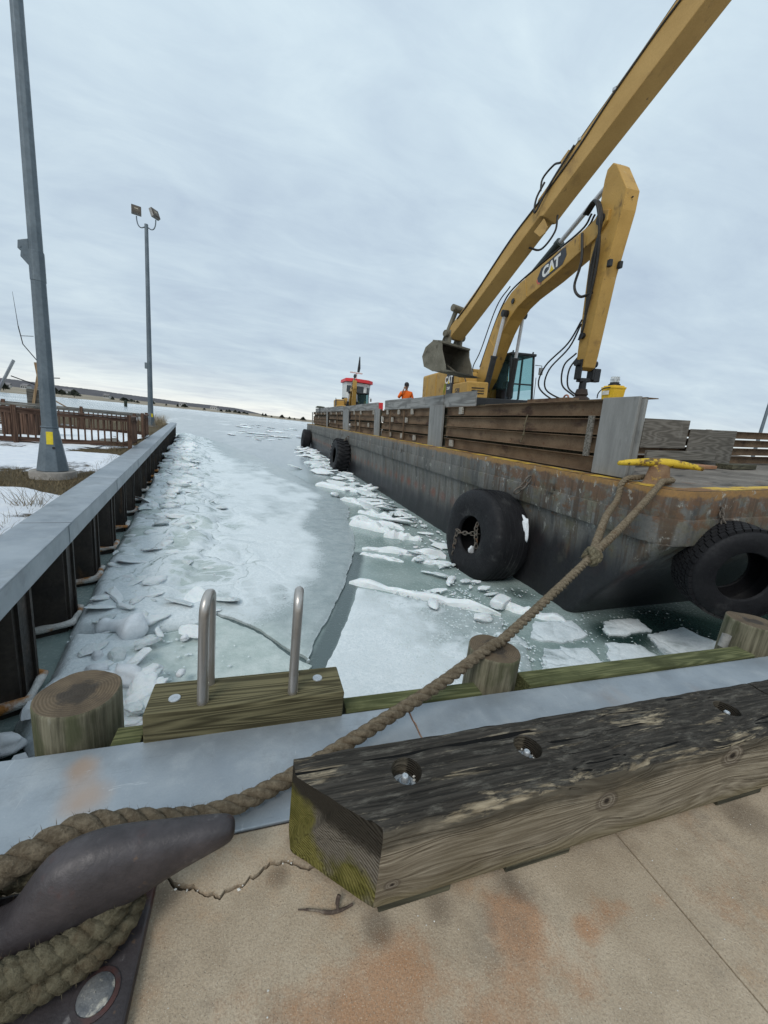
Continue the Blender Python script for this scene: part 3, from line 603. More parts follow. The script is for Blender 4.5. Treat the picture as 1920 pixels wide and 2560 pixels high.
def coil(z0, z1, ax, ay, cx, cy, turns, ph):
    o = []
    for i in range(int(turns*40)+1):
        g = ph+2*math.pi*i/40; t = i/(turns*40); o.append(Vector((cx+ax*math.cos(g), cy+ay*math.sin(g), z0+(z1-z0)*t+.006*math.sin(g*3)))-off)
    return o
rope_mesh(coil(.076, .078, .330, .140, -.60, .872, 1.02, 1.3), .034, .080, M_ropegreen, 'coil', rp_)
rope_mesh(coil(.122, .126, .310, .122, -.60, .868, 1.02, .9), .034, .080, M_ropegreen, 'coil', rp_, phase=1.0)
b1 = [KN+Vector((-.015, 0, -.01)), KN.lerp(E0, .45)-Vector((.0, .0, .05)), E0-Vector((.06, .05, .03)), E0+Vector((.12, .05, .022)), Vector((4.82, 3.40, 1.09)), Vector((4.97, 3.44, 1.10)), Vector((5.05, 3.54, 1.11)), Vector((5.01, 3.66, 1.11)), Vector((4.87, 3.72, 1.10)), Vector((4.72, 3.72, 1.08)), Vector((4.57, 3.72, 1.06)), Vector((4.46, 3.70, .98)), Vector((4.33, 3.60, .78)), KN.lerp(Vector((4.45, 3.75, 1.0)), .5)-Vector((0, 0, .06)), KN]
rope_mesh([p-off for p in smoothpath(b1, 10)], RR*1.2, .15, M_rope, 'bight', rp_)
for k, (dx, dz, a) in enumerate(((0, 0, .2), (-.035, .012, 1.2), (.04, -.012, 2.2))):
    c = KN+Vector((dx*.8, dx*.5, dz)); dv = (E0-Q).normalized(); u_, v_ = frame_of(dv); u_ = (u_*math.cos(a)+dv*.35).normalized()
    rope_mesh([c-off+(u_*math.cos(g)+v_*math.sin(g))*.048+dv*(.02*math.sin(g+k)) for g in (2*math.pi*i/24 for i in range(25))], RR*1.0, .13, M_ropegreen, 'knot', rp_, step=.008)
tg = thing('twig', 'forked dead twig on the concrete beside the timber end', 'twig', (.22, .775, .004))
def at(*p): return Vector(p)-Vector((.22, .70, .004))
MB().tube(smoothpath([at(.150, .724, .006), at(.19, .712, .008), at(.235, .695, .008), at(.27, .692, .010), at(.302, .696, .012)], 5), [.0018]*3+[.0032]*5+[.0048]*8+[.0036]*5, 7).build('stem', M_twig, tg, smooth=60)
MB().tube(smoothpath([at(.258, .693, .010), at(.258, .705, .022), at(.264, .714, .034)], 5), [.004]*4+[.006]*7, 7).build('branch', M_twig, tg, smooth=60)
# ============================================================ water and ice
XW = lambda y: -1.767-.1475*(y-3.911)
def water_mat():
    t = NT('half-frozen harbour water'); co = 'World'; x, y, z = t.sep(t.coord(co))
    near = t.noise(.9, 7, .6, co=co); swirl = t.noise(.35, 6, .6, (1.6, .5, 1), co, 1.2)
    c = t.mix(t.ramp(near, .3, .7), (.205, .275, .265), (.330, .400, .388))
    op = t.blob([(-1.75, 2.6, .55, 1.0), (-1.2, 2.0, .5, 1.0), (4.9, 3.6, .5, .8), (6.2, 3.6, .8, .9), (8.5, 2.8, 2.0, 1.0), (4.3, 5.0, .35, .6)], co)
    sgd = t.seg([(-.42, 4.68), (-.15, 4.47), (.33, 3.84), (.64, 3.46), (1.10, 4.52), (1.50, 5.62), (1.95, 7.0)]); c = t.mix(t.ramp(t.math('ADD', sgd, t.math('MULTIPLY', t.noise(6, 4, .6, co=co), .06)), .22, .10), c, (.075, .105, .105))
    c = t.mix(t.ramp(op, .2, .8), c, (.018, .040, .036))
    ice = t.mix(t.ramp(swirl, .3, .7), (.245, .290, .315), (.350, .395, .420))
    c = t.mix(t.ramp(y, 9, 26), c, ice)
    fr = t.noise(.11, 8, .62, (1.0, .35, 1), co, .8); sn = t.math('ADD', fr, t.ramp(y, 60, 400, 0, .16)); c = t.mix(t.math('MULTIPLY', t.ramp(sn, .56, .66), t.ramp(y, 24, 60)), c, (.58, .635, .66))
    fl = t.noise(1.0, 6, .6, (.010, .05, 1), co, .6); c = t.mix(t.math('MULTIPLY', t.ramp(fl, .50, .60), t.ramp(y, 70, 160)), c, (.66, .70, .73))
    sp_ = t.noise(22, 5, .7, co=co); c = t.mix(t.math('MULTIPLY', t.ramp(sp_, .60, .78), t.ramp(op, .6, .1, 0, .35)), c, (.55, .62, .63))
    ln = t.noise(1.0, 5, .6, (.05, .8, 1), co, .7); c = t.mix(t.math('MULTIPLY', t.ramp(ln, .66, .70, 0, .5), t.ramp(y, 22, 40)), c, (.15, .19, .21))
    return t.done(c, t.ramp(sp_, .3, .8, .10, .42), 0, t.math('ADD', near, t.math('MULTIPLY', sp_, .3)), .006, .35, .5)
M_water = water_mat()
b = MB(); b.add([(-1500, 1.2, ZW), (3000, 1.2, ZW), (3000, 6000, ZW), (-3000, 6000, ZW)], [(0, 1, 2, 3)])
tag(b.build('water', M_water, fix=False), kind='structure')
def ice_mat():
    t = NT('frosted floe ice'); co = 'World'; f = t.attr('frost'); w_ = t.attr('wet')
    n1_ = t.noise(5, 7, .65, co=co); n2_ = t.noise(34, 6, .72, co=co); n3_ = t.noise(150, 4, .7, co=co)
    nn = t.math('ADD', t.math('MULTIPLY', n1_, .42), t.math('ADD', t.math('MULTIPLY', n2_, .62), t.math('MULTIPLY', n3_, .46)))
    br = t.attr('brash'); wv = t.node('ShaderNodeTexNoise'); wv.inputs['Scale'].default_value = 1.3; wv.inputs['Detail'].default_value = 4; t.l.new(t.coord(co), wv.inputs['Vector'])
    ad = t.node('ShaderNodeVectorMath', operation='MULTIPLY_ADD'); t.l.new(wv.outputs['Color'], ad.inputs[0]); ad.inputs[1].default_value = (.8, .8, 0); t.l.new(t.coord(co), ad.inputs[2])
    def cells(sc, st):
        mp = t.map(ad.outputs[0], st); vv = t.node('ShaderNodeTexVoronoi', feature='DISTANCE_TO_EDGE'); vv.inputs['Scale'].default_value = sc; t.l.new(mp, vv.inputs['Vector']); return vv.outputs['Distance']
    ed = cells(1.25, (1.0, .8, .001)); ed2 = cells(3.1, (1.0, 1.1, .001)); rim = t.math('ADD', t.ramp(ed, .20, .06, 0, .55), t.ramp(ed2, .12, .03, 0, .30)); gapm = t.math('MULTIPLY', br, t.ramp(t.math('ADD', ed, t.math('MULTIPLY', n1_, .06)), .050, .020))
    f = t.math('ADD', f, t.math('MULTIPLY', br, t.math('SUBTRACT', rim, .04)))
    mk = t.ramp(t.math('SUBTRACT', t.math('ADD', f, .75), nn), .30, .72); mk = t.math('MULTIPLY', mk, t.math('SUBTRACT', 1.0, gapm))
    bare = t.mix(t.ramp(n1_, .3, .7), (.275, .330, .342), (.375, .432, .445)); bare = t.mix(w_, bare, t.mix(t.ramp(n1_, .3, .7), (.400, .480, .458), (.560, .625, .605)))
    bare = t.mix(gapm, bare, (.150, .205, .200)); c = t.mix(mk, bare, t.mix(t.ramp(n2_, .25, .75), (.560, .630, .660), (.770, .815, .835)))
    return t.done(c, t.ramp(mk, 0, 1, .22, .85), 0, t.math('ADD', t.math('MULTIPLY', n2_, .6), t.math('ADD', n1_, t.math('ADD', t.math('MULTIPLY', n3_, .4), t.math('MULTIPLY', br, t.ramp(ed, .0, .10, 0, .9))))), .014, .9, .4)
M_ice = ice_mat()
def chunk_mat(name, a, b_, g):
    t = NT(name); n = t.noise(3.5, 6, .6); f = t.noise(30, 5, .7); c = t.mix(t.ramp(n, .3, .7), a, b_); x, y, z = t.sep(t.coord('Plain'))
    c = t.mix(t.ramp(t.math('ADD', n, t.math('MULTIPLY', f, .3)), .70, .85, 0, .5), c, g)
    return t.done(c, .6, 0, t.math('ADD', n, t.math('MULTIPLY', f, .5)), .015, .8, .4, Subsurface_Weight=.10, Subsurface_Scale=.05)
M_snowice = chunk_mat('white snow ice', (.68, .73, .745), (.80, .83, .84), (.52, .60, .605))
M_greyice = chunk_mat('grey brash ice', (.50, .56, .57), (.66, .71, .72), (.36, .42, .42))
def inside(P, poly):
    x, y = P[:, 0], P[:, 1]; r = np.zeros(len(P), bool); n = len(poly)
    for i in range(n):
        (a, b_), (c, d) = poly[i], poly[i-1]
        if b_ == d: continue
        k = ((b_ > y) != (d > y)) & (x < (c-a)*(y-b_)/(d-b_)+a); r ^= k
    return r
def pdist(P, line):
    best = np.full(len(P), 1e9)
    for (a, b_), (c, d) in zip(line[:-1], line[1:]):
        vx, vy = c-a, d-b_; t = np.clip(((P[:, 0]-a)*vx+(P[:, 1]-b_)*vy)/(vx*vx+vy*vy+1e-9), 0, 1); best = np.minimum(best, np.hypot(P[:, 0]-a-t*vx, P[:, 1]-b_-t*vy))
    return best
def floe(name, poly, label, hfun, ffun, wfun, bfun=None, *, thick=.05, step=.05, amp=.03, seed=0.0, grow=.02):
    bd = []
    for (a, b_), (c, d) in zip(poly, poly[1:]+poly[:1]):
        L_ = math.hypot(c-a, d-b_); st = step*(.6+grow*max(0, (b_+d)/2-3)); k = max(1, int(L_/st))
        for i in range(k):
            t = i/k; x, y = a+(c-a)*t, b_+(d-b_)*t; nv = noise.noise_vector(Vector((x*3.5, y*3.5, seed)))*amp+noise.noise_vector(Vector((x*13, y*13, seed)))*amp*.4; bd.append((x+nv.x, y+nv.y))
    nb = len(bd); xs = [p[0] for p in bd]; ys = [p[1] for p in bd]; pts = []; y = min(ys)
    while y < max(ys):
        st = step*(1+grow*8*max(0, y-4)); x = min(xs)+rng.random()*st
        row = np.arange(x, max(xs), st); pts.append(np.stack([row+rng.uniform(-.25, .25, len(row))*st, np.full(len(row), y)+rng.uniform(-.25, .25, len(row))*st], 1)); y += st*.9
    P = np.concatenate(pts); P = P[inside(P, bd)]; d = pdist(P, bd+bd[:1]) if len(P)*nb < 4e7 else np.full(len(P), 1); P = P[d > step*.45]
    vs2 = [Vector(p) for p in bd]+[Vector(p) for p in P]
    vo, ed, fc, *_ = delaunay_2d_cdt(vs2, [(i, (i+1) % nb) for i in range(nb)], [], 1, 1e-5)
    V = np.array([(v.x, v.y) for v in vo]); db = pdist(V, bd+bd[:1]); h = hfun(V[:, 0], V[:, 1]); ef = sst(0, .06, db)
    z = ZW+thick*(.72+.28*ef)+h*sst(0, .1, db)+.010*(fbm(V[:, 0]*9, V[:, 1]*9, 3)-.5)
    verts = [(V[i, 0], V[i, 1], z[i]) for i in range(len(V))]; faces = [tuple(f) for f in fc]
    cnt = {}
    for f in faces:
        for i in range(len(f)):
            e_ = (f[i], f[(i+1) % len(f)]); cnt[e_] = 1
    low = {}
    for (i, j) in list(cnt):
        if (j, i) not in cnt:
            for q in (i, j):
                if q not in low: low[q] = len(verts); verts.append((verts[q][0], verts[q][1], ZW-.06))
            faces.append((j, i, low[i], low[j]))
    me = bpy.data.meshes.new(name); me.from_pydata(verts, [], faces); me.materials.append(M_ice)
    me.polygons.foreach_set('use_smooth', [True]*len(me.polygons)); me.set_sharp_from_angle(angle=R(55))
    fr = ffun(V[:, 0], V[:, 1]); we = wfun(V[:, 0], V[:, 1]); k = len(verts)-len(V)
    for nm, arr in (('frost', fr), ('wet', we), ('brash', bfun(V[:, 0], V[:, 1]) if bfun else np.zeros(len(V)))):
        a = me.attributes.new(nm, 'FLOAT', 'POINT'); a.data.foreach_set('value', np.concatenate([np.clip(arr, -1, 1.5), np.full(k, .1)]).astype(np.float32))
    o = link(name, me); return tag(o, label, 'ice floe', 'ice floes in the basin')
crA = [(-1.06, 4.32), (-.84, 4.38), (-.59, 4.5), (-.42, 4.71), (-.16, 4.5), (.09, 4.26), (.35, 3.87), (.6, 3.57)]
crB = [(.6, 3.57), (.78, 4.03), (1.04, 4.59), (1.41, 5.47), (1.45, 5.61), (1.75, 6.55), (2.10, 7.6), (2.26, 8.68), (2.36, 9.6), (2.75, 11.2), (2.72, 12.4), (2.30, 14.3), (1.60, 17.6), (1.0, 20.5)]
# rubble lumps heaped against the bulkhead
lump = []
for i in range(1500):
    y = 3.2+rng.random()**1.4*33; u = abs(rng.normal(0, .45))+.10 if y < 6 else abs(rng.normal(0, .80))+.10
    if u > 3.4: continue
    s = (.10+.22*rng.random()**2)*(1 if y < 9 else 1.5 if y < 18 else 2.1); lump.append((XW(y)+u, y, s*(1+rng.random()*1.3), s*(.55+.4*rng.random()), rng.random()*3.1, s*(.16+.34*rng.random())*(1 if u < 1.3 else .4)))
lump = np.array(lump)
def rubble(x, y):
    h = np.zeros_like(x); lt = np.zeros_like(x)
    for lx, ly, a, b_, g, hh in lump:
        k = np.nonzero((np.abs(x-lx) < a*1.1) & (np.abs(y-ly) < a*1.1))[0]
        if not len(k): continue
        dx, dy = x[k]-lx, y[k]-ly; u, v = dx*math.cos(g)+dy*math.sin(g), -dx*math.sin(g)+dy*math.cos(g); r = (u/a)**2+(v/b_)**2; q = np.clip(1-r*r, 0, 1)
        h[k] = np.maximum(h[k], hh*np.sqrt(q)); lt[k] = np.maximum(lt[k], q)
    return h, lt
def hB(x, y):
    u = x-XW(y); h, lt = rubble(x, y)
    ridge = .045*sst(.5, .75, fbm(x*1.1+3, y*2.3, 9))*sst(4.2, 2.2, u)*sst(5, 8, y)
    return h+ridge+.015*fbm(x*2, y*2, 5)
edgeB = crB[::1]
def fB(x, y):
    P = np.stack([x, y], 1); d = pdist(P, crB); u = x-XW(y); n = fbm(x*.9, y*.7, 21); n2 = fbm(x*2.4, y*1.5, 31)
    wid = .72+.25*np.sin(y*.8); white = sst(wid-.35, wid+.45, d+.5*(n-.5))*(.50+.55*(n2-.35)); rim = .45*sst(.13, .02, d)
    h, lt = rubble(x, y); left = sst(2.4, .9, u)*sst(4.5, 7, y); f = np.maximum(white*sst(40, 20, y)*(1-.35*left), rim)
    hole = sst(.44, .60, fbm(x*1.3+9, y*1.7, 41)); f = f*(1-left*(.35+.55*hole))-.16*left+.42*lt*(.2+.8*sst(.4, .6, fbm(x*3, y*3, 43)))*sst(4.2, 2, u)
    far = sst(16, 26, y)*sst(1.8, 3.6, u); return f*(1-.75*far)+.05
def wB(x, y): u = x-XW(y); return sst(3.4, 1.2, u)*(.35+.65*sst(.35, .65, fbm(x*.8, y*.6, 51)))
Bp = [(XW(4.35)+.02, 4.35)]+[(a, b_+.03) for a, b_ in crA]+[(a-.045, b_) for a, b_ in crB]+[(-.6, 26), (-2.6, 33), (-4.4, 37.0), (-7.2, 37.6), (XW(34.4)+.02, 34.4)]+[(XW(y)+.02, y) for y in (28, 22, 16, 11, 8, 6)]
floe('ice_floe', Bp, 'large frosted floe filling the middle of the channel', hB, fB, wB, lambda x, y: sst(3.2, 1.3, x-XW(y)+.9*(fbm(x*.8, y*.8, 77)-.5))*sst(4.4, 6.0, y), thick=.045, step=.055, amp=.03, seed=1.0, grow=.016)
def fA(x, y): return .12+.30*(fbm(x*1.6, y*1.6, 61)-.4)+.5*sst(.10, .0, pdist(np.stack([x, y], 1), crA))+.5*rubble(x, y)[1]*sst(.9, .4, x-XW(y))
Ap = [(a, b_-.035-.05*min(1, max(0, (a+.6)/.6))) for a, b_ in crA]+[(.53, 3.40), (.50, 3.0), (.45, 2.0), (.5, 1.52), (-.9, 1.52), (-1.0, 2.1), (-1.25, 2.45), (-1.42, 2.75), (-1.66, 3.1), (XW(3.6)+.05, 3.6), (XW(4.3)+.02, 4.30)]
floe('ice_floe', Ap, 'pale green smooth floe below the ladder and left pile', lambda x, y: rubble(x, y)[0]*sst(1.1, .5, x-XW(y)), fA, lambda x, y: np.full_like(x, 1.0), lambda x, y: .8*sst(1.0, .5, x-XW(y)), thick=.035, step=.045, amp=.03, seed=2.0)
def fC(x, y):
    P = np.stack([x, y], 1); n = fbm(x*1.1, y*1.1, 71); d = (x-1.0)*.62+(y-3.9)*.22
    return .62*sst(1.35, .25, d+.9*(n-.5))+.28*sst(.5, .8, fbm(x*4, y*4, 81))+.12*n+.4*sst(.08, 0, pdist(P, [(a+.07, b_-.04) for a, b_ in crB[:5]]))
Cp = [(.72, 3.40), (.96, 3.92), (1.22, 4.49), (1.55, 5.36), (2.1, 5.05), (2.8, 4.60), (3.40, 4.18), (3.22, 3.9), (3.30, 3.55), (3.02, 3.05), (2.7, 2.5), (2.35, 1.9), (2.2, 1.52), (.62, 1.52), (.60, 2.6)]
floe('ice_floe', Cp, 'frosted floe between the ladder and the rope-bearing pile', lambda x, y: 0*x, fC, lambda x, y: .25*np.ones_like(x), thick=.045, step=.045, amp=.025, seed=3.0)
for i, (pl, lb) in enumerate(((((3.05, 2.95), (3.5, 3.45), (3.95, 3.35), (4.1, 3.0), (3.75, 2.5), (3.2, 2.4)), 'small white floe just right of the rope-bearing pile'), (((4.15, 2.95), (4.5, 3.4), (5.0, 3.3), (5.0, 2.75), (4.4, 2.55)), 'white floe in the slush under the barge bow'), (((3.5, 3.7), (3.9, 4.05), (4.5, 4.0), (4.4, 3.6), (3.9, 3.5)), 'broken white floe against the barge corner'), (((5.1, 2.9), (5.4, 3.5), (6.3, 3.6), (6.4, 2.9), (5.7, 2.5)), 'white floe beside the right-hand pile, under the bow tyre'), (((3.9, 1.9), (3.9, 2.4), (4.7, 2.45), (5.0, 2.0), (4.6, 1.6)), 'small floe left of the right-hand pile'), (((2.55, 1.62), (2.85, 2.35), (3.5, 2.3), (3.6, 1.8), (3.1, 1.55)), 'thin bluish floe close to the long green wale'), (((5.2, 1.8), (5.3, 2.4), (6.6, 2.5), (6.6, 1.8)), 'floe behind the right-hand pile'), (((3.62, 3.05), (3.8, 3.42), (4.12, 3.30), (4.0, 2.95)), 'small broken floe midway between rope and barge bow'), (((2.75, 3.5), (3.0, 3.9), (3.35, 3.85), (3.3, 3.45)), 'thin slush floe behind the rope-bearing pile'), (((4.75, 3.55), (5.0, 3.95), (5.7, 3.95), (5.6, 3.6)), 'dirty floe pressed under the barge rake'))):
    pl = [(x+.0, y) for x, y in pl]; c = np.mean(pl, 0)
    floe('ice_floe', list(pl), lb, lambda x, y: .03*fbm(x*4, y*4, 5), lambda x, y, c=c, i=i: (.2 if i == 5 else .62)+.5*(fbm(x*2.5, y*2.5, 90+i)-.5)-.25*np.hypot(x-c[0], y-c[1]), lambda x, y: .1+0*x, lambda x, y: .5+0*x, thick=.035, step=.04, amp=.06, seed=10.0+i)
# loose ice: a few shapes, many pieces
def blob_mesh(name, sx, sy, sz, seed, flat, mat, sub_=3, amp=.35):
    bm = bmesh.new(); bmesh.ops.create_icosphere(bm, subdivisions=sub_, radius=1)
    for v in bm.verts:
        d = v.co.normalized(); q = 1+amp*noise.noise(d*1.3+Vector((seed, 0, 0)))+amp*.4*noise.noise(d*3.4+Vector((0, seed, 0)))
        p = d*q
        if flat: p = Vector([math.copysign(min(abs(c), .62)**.9, c) for c in p])*1.2
        v.co = Vector((p.x*sx, p.y*sy, p.z*sz))
    me = bpy.data.meshes.new(name); bm.to_mesh(me); bm.free(); me.materials.append(mat); me.polygons.foreach_set('use_smooth', [True]*len(me.polygons)); return me
CH = [blob_mesh('chunk', 1, .75+.1*(i % 3), .5+.08*(i % 4), i*3.3, i % 4 == 3, (M_snowice, M_greyice)[i % 4 == 1], 3) for i in range(9)]
def jag_mesh(name, sx, sy, sz, seed, mat):
    bm = bmesh.new(); bmesh.ops.create_icosphere(bm, subdivisions=2, radius=1); r_ = random.Random(seed)
    cut = [(Vector((r_.gauss(0, 1), r_.gauss(0, 1), r_.gauss(0, 1))).normalized(), r_.uniform(.45, .8)) for _ in range(13)]+[(Vector((0, 0, 1)), .55), (Vector((0, 0, -1)), .6)]
    for v in bm.verts:
        p = v.co*1.15
        for n_, d_ in cut:
            k = p.dot(n_)-d_
            if k > 0: p -= n_*k
        p += noise.noise_vector(v.co*3+Vector((seed, 0, 0)))*.07; v.co = Vector((p.x*sx, p.y*sy, p.z*sz))
    me = bpy.data.meshes.new(name); bm.to_mesh(me); bm.free(); me.materials.append(mat); me.polygons.foreach_set('use_smooth', [True]*len(me.polygons)); me.set_sharp_from_angle(angle=R(24)); return me
CH = [CH[0], CH[2], CH[4]]+[jag_mesh('chunk', 1.1, .8+.1*(i % 3), .45+.12*(i % 3), 60+i, (M_snowice, M_snowice, M_greyice)[i % 3]) for i in range(6)]
def place(name, me, x, y, s, label, group=None, lift=.3, rz=None, tilt=.2, cat='ice chunk'):
    o = link(name, me); o.location = (x, y, ZW+s[2]*lift+.045+.8*float(rubble(np.array([x]), np.array([y]))[0][0])); o.scale = s; o.rotation_euler = (rng.uniform(-tilt, tilt), rng.uniform(-tilt, tilt), rng.random()*6.28 if rz is None else rz); return tag(o, label, cat, group)
for i in range(70):
    y = 4.8+rng.random()**1.3*26; u = .20+abs(rng.normal(0, .55)); k = 1 if y < 9 else 1.5 if y < 18 else 2.2; s = rng.uniform(.10, .24)*k
    place('ice_plate', CH[3+i % 6], XW(y)+u, y, (s*1.3, s*.95, s*rng.uniform(.18, .40)), 'tilted broken plate in the ice rubble by the bulkhead', 'broken ice plates along the bulkhead', .3, None, .38, 'ice plate')
for i in range(70):
    y = 4.9+rng.random()**1.3*30; k = 1 if y < 9 else 1.6 if y < 18 else 2.4; s = rng.uniform(.09, .22)*k; x = 4.45-abs(rng.normal(0, .55))*(1.2 if y > 9 else .9)-.15
    if (abs(y-6.05) < .95 or abs(y-20.6) < 1.1) and x > 3.5: x -= .8
    place('ice_plate', CH[3+i % 6], x, y, (s*1.5, s*.8, s*rng.uniform(.2, .5)), 'tilted broken plate packed in the ice along the barge side', 'broken ice plates along the barge', .3, rng.uniform(-.9, -.2), .3, 'ice plate')
for i in range(230):
    y = 2.6+rng.random()**1.5*28; u = abs(rng.normal(0, .5))+.14
    if y > 6: u += rng.random()*.45
    if y < 3.6: u = .35+rng.random()*.6
    s = rng.uniform(.045, .13)*(1 if y < 8 else 1.5 if y < 16 else 2.0); place('ice_chunk', CH[i % 9], XW(y)+u, y, (s*rng.uniform(1.0, 1.7), s*rng.uniform(.7, 1.1), s*rng.uniform(.35, .85)), 'rounded ice lump in the rubble along the steel bulkhead', 'ice lumps along the bulkhead', .5)
for i in range(120):
    y = 4.6+rng.random()**1.35*32; v = abs(rng.normal(0, .6))+.08
    x = 4.55-v-(.0 if y > 5 else .5)
    if (abs(y-6.05) < .9 or abs(y-20.6) < 1.1 or abs(y-37) < 1) and v < 1.0: x -= .75
    s = rng.uniform(.04, .12)*(1 if y < 10 else 1.6 if y < 20 else 2.3); place('ice_chunk', CH[(i*2+1) % 9], x, y, (s*1.5, s*.9, s*.7), 'broken ice lump in the strip along the barge side', 'ice lumps along the barge', .45)
# named pieces
def slab(label, p, q, ht, th, seed, lean=.25, z0=-.03):
    p, q = Vector((*p, 0)), Vector((*q, 0)); L_ = (q-p).length; n = 15; secs = []
    for i in range(n+1):
        t = i/n; e_ = min(1, min(t, 1-t)*14)**.5; h_ = ht*(.75+.55*noise.noise(Vector((t*6, seed*3.3, 0))))*(.55+.45*e_); w_ = th*(.8+.7*noise.noise(Vector((t*5, seed*2.1, 3))))
        secs.append([Vector((t*L_, a*w_+lean*zz*h_+.045*noise.noise(Vector((t*8, seed*1.7, zz*3+a)))+.05*noise.noise(Vector((t*2.5, seed*5, 0))), zz*h_+z0+.02*noise.noise(Vector((t*11, seed*2, a*4+zz))))) for a, zz in ((-.5, -.3), (-.5, .3), (-.46, .75), (-.3, .97), (.1, 1.0), (.4, .88), (.5, .55), (.5, -.3))])
    o = MB().loft(secs).build('ice_slab', M_snowice, None, smooth=24); o.location = (p.x, p.y, ZW); o.rotation_euler = (0, 0, math.atan2(q.y-p.y, q.x-p.x)); return tag(o, label, 'ice slab', 'ice slabs standing on edge by the barge')
slab('longest ice slab on edge, running from the dark crack toward the barge', (1.47, 5.60), (3.47, 4.30), .17, .12, 1)
slab('thick ice slab on edge reaching the nearest barge tyre', (2.12, 7.30), (3.78, 6.72), .22, .16, 2)
slab('tapered low ice slab just in front of the thick slab', (2.02, 7.02), (2.76, 6.52), .10, .12, 3)
slab('blocky ice slab at the left edge of the broken strip', (2.31, 9.25), (3.15, 8.43), .26, .22, 4)
slab('thin ice slab lying behind the blocky one', (2.49, 9.97), (3.64, 8.80), .16, .12, 5)
slab('short ice slab left of the nearest tyre top', (2.9, 8.25), (3.73, 7.9), .20, .22, 6)
slab('flat ice slab between the tyre and the longest slab', (2.98, 6.63), (3.50, 6.33), .13, .16, 7)
slab('white ice slab under the rope by the barge corner', (3.60, 4.62), (4.35, 3.95), .16, .18, 8)
slab('ice slab leaning in the far part of the broken strip', (2.9, 10.7), (3.62, 9.81), .22, .2, 9)
slab('low ice ridge beyond the first bend of the strip', (2.7, 12.4), (3.9, 11.2), .20, .3, 10)
slab('distant white ice ridge near the second tyre', (2.3, 15.2), (4.1, 13.6), .22, .4, 11)
place('ice_chunk', blob_mesh('chunk_big', 1, .7, .6, 42, True, M_snowice), 3.62, 4.55, (.24, .18, .13), 'pointed white ice chunk beside the barge corner slab', None, .4, .6, .1)
place('ice_chunk', CH[0], 3.05, 4.12, (.16, .12, .12), 'white ice chunk at the lower end of the longest slab', None, .4, .2, .1)
bn = []                                       # two-lobed block of snow ice
for i in range(15):
    t = i/14; r_ = .125*(.55+.75*math.exp(-((t-.78)/.17)**2)+.55*math.exp(-((t-.10)/.12)**2))*(math.sin(math.pi*min(max(t, .03), .97))**.35)
    c = Vector((-1.56+.50*t, 4.36-.26*t+.10*t*t, ZW+.13+.05*math.sin(t*3)))
    bn.append([c+Vector((.3*math.cos(g)*r_, math.cos(g)*r_*(1.5 if t > .5 else 1.05), math.sin(g)*r_*.95))*(1+.16*noise.noise(Vector((math.cos(g), math.sin(g), t*6)))) for g in (2*math.pi*j/20 for j in range(20))])
M_snow = surf('settled snow', (.74, .78, .82), (.83, .855, .88), 3, [], .85, bump=.006)
o = MB().loft(bn).build('ice_block', M_snow, None, smooth=80); md = o.modifiers.new('s', 'SUBSURF'); md.levels = md.render_levels = 1; tag(o, 'bright white bone-shaped ice block behind the left pile', 'ice block')
SB = [blob_mesh('ball', 1, .85, .75, 50+7*i, False, M_snow, 3, .34) for i in range(2)]+[jag_mesh('ball', 1, .85, .7, 91, M_snow)]
for i, (x, y, s) in enumerate(((-1.28, 3.52, .10), (-1.18, 3.36, .13), (-1.42, 3.30, .13), (-1.00, 3.38, .15), (-.60, 3.40, .055), (-1.55, 3.05, .12), (-1.62, 2.85, .13), (-1.35, 3.75, .07), (-.45, 4.30, .05), (-.68, 4.12, .06), (-.9, 2.9, .06), (-1.45, 2.6, .12))):
    place('ice_chunk', SB[i % 3], x, y, (s*.95, s*.8, s*.7), 'white snow-ice ball floating round the left pile', 'snow-ice balls by the left pile', .45)
mb = MB(); rs = random.Random(11)                # crushed ice too small to tell apart
for i in range(4200):
    zone = i % 4
    if zone == 0: y = 3+rs.random()**1.6*24; x = XW(y)+abs(rs.gauss(0, .8))+.1
    elif zone == 1: y = 4.8+rs.random()**1.3*30; x = 4.5-abs(rs.gauss(0, .9))
    elif zone == 2: x, y = rs.uniform(1.6, 3.4), rs.uniform(3.0, 5.2)
    else:
        x, y = rs.uniform(2.6, 6.5), rs.uniform(1.7, 4.2)
        if noise.noise(Vector((x*1.6, y*1.6, 4))) < .0: continue
    if zone == 1 and abs(y-6.05) < .9 and x > 3.7: continue
    r = rs.uniform(.005, .02)*(1 if y < 7 else 1.7)*(.75 if zone == 3 else 1); zt = ZW+.035+(.03 if zone == 0 else .008)
    mb.add(bmv, [(0, 2, 4), (2, 1, 4), (1, 3, 4), (3, 0, 4), (2, 0, 5), (1, 2, 5), (3, 1, 5), (0, 3, 5)], Matrix.Translation((x, y, zt)) @ Matrix.Rotation(rs.random()*6, 4, 'Z') @ Matrix.Diagonal((r*rs.uniform(1, 2.2), r, r*.55, 1)))
o = mb.build('crushed_ice', M_greyice, None, smooth=75); tag(o, 'crushed ice crumbs strewn over the floes', 'crushed ice', kind='stuff')
for i in range(40):                               # broken plates far out
    x, y = rng.uniform(-5, 6), rng.uniform(38, 100); s = rng.uniform(.25, .9); place('ice_plate', CH[i % 9], x+(y-38)*.03, y, (s*1.8, s, s*.16), 'flat broken ice plate out in the open channel', 'ice plates far out in the channel', .2, None, .12, 'ice plate')
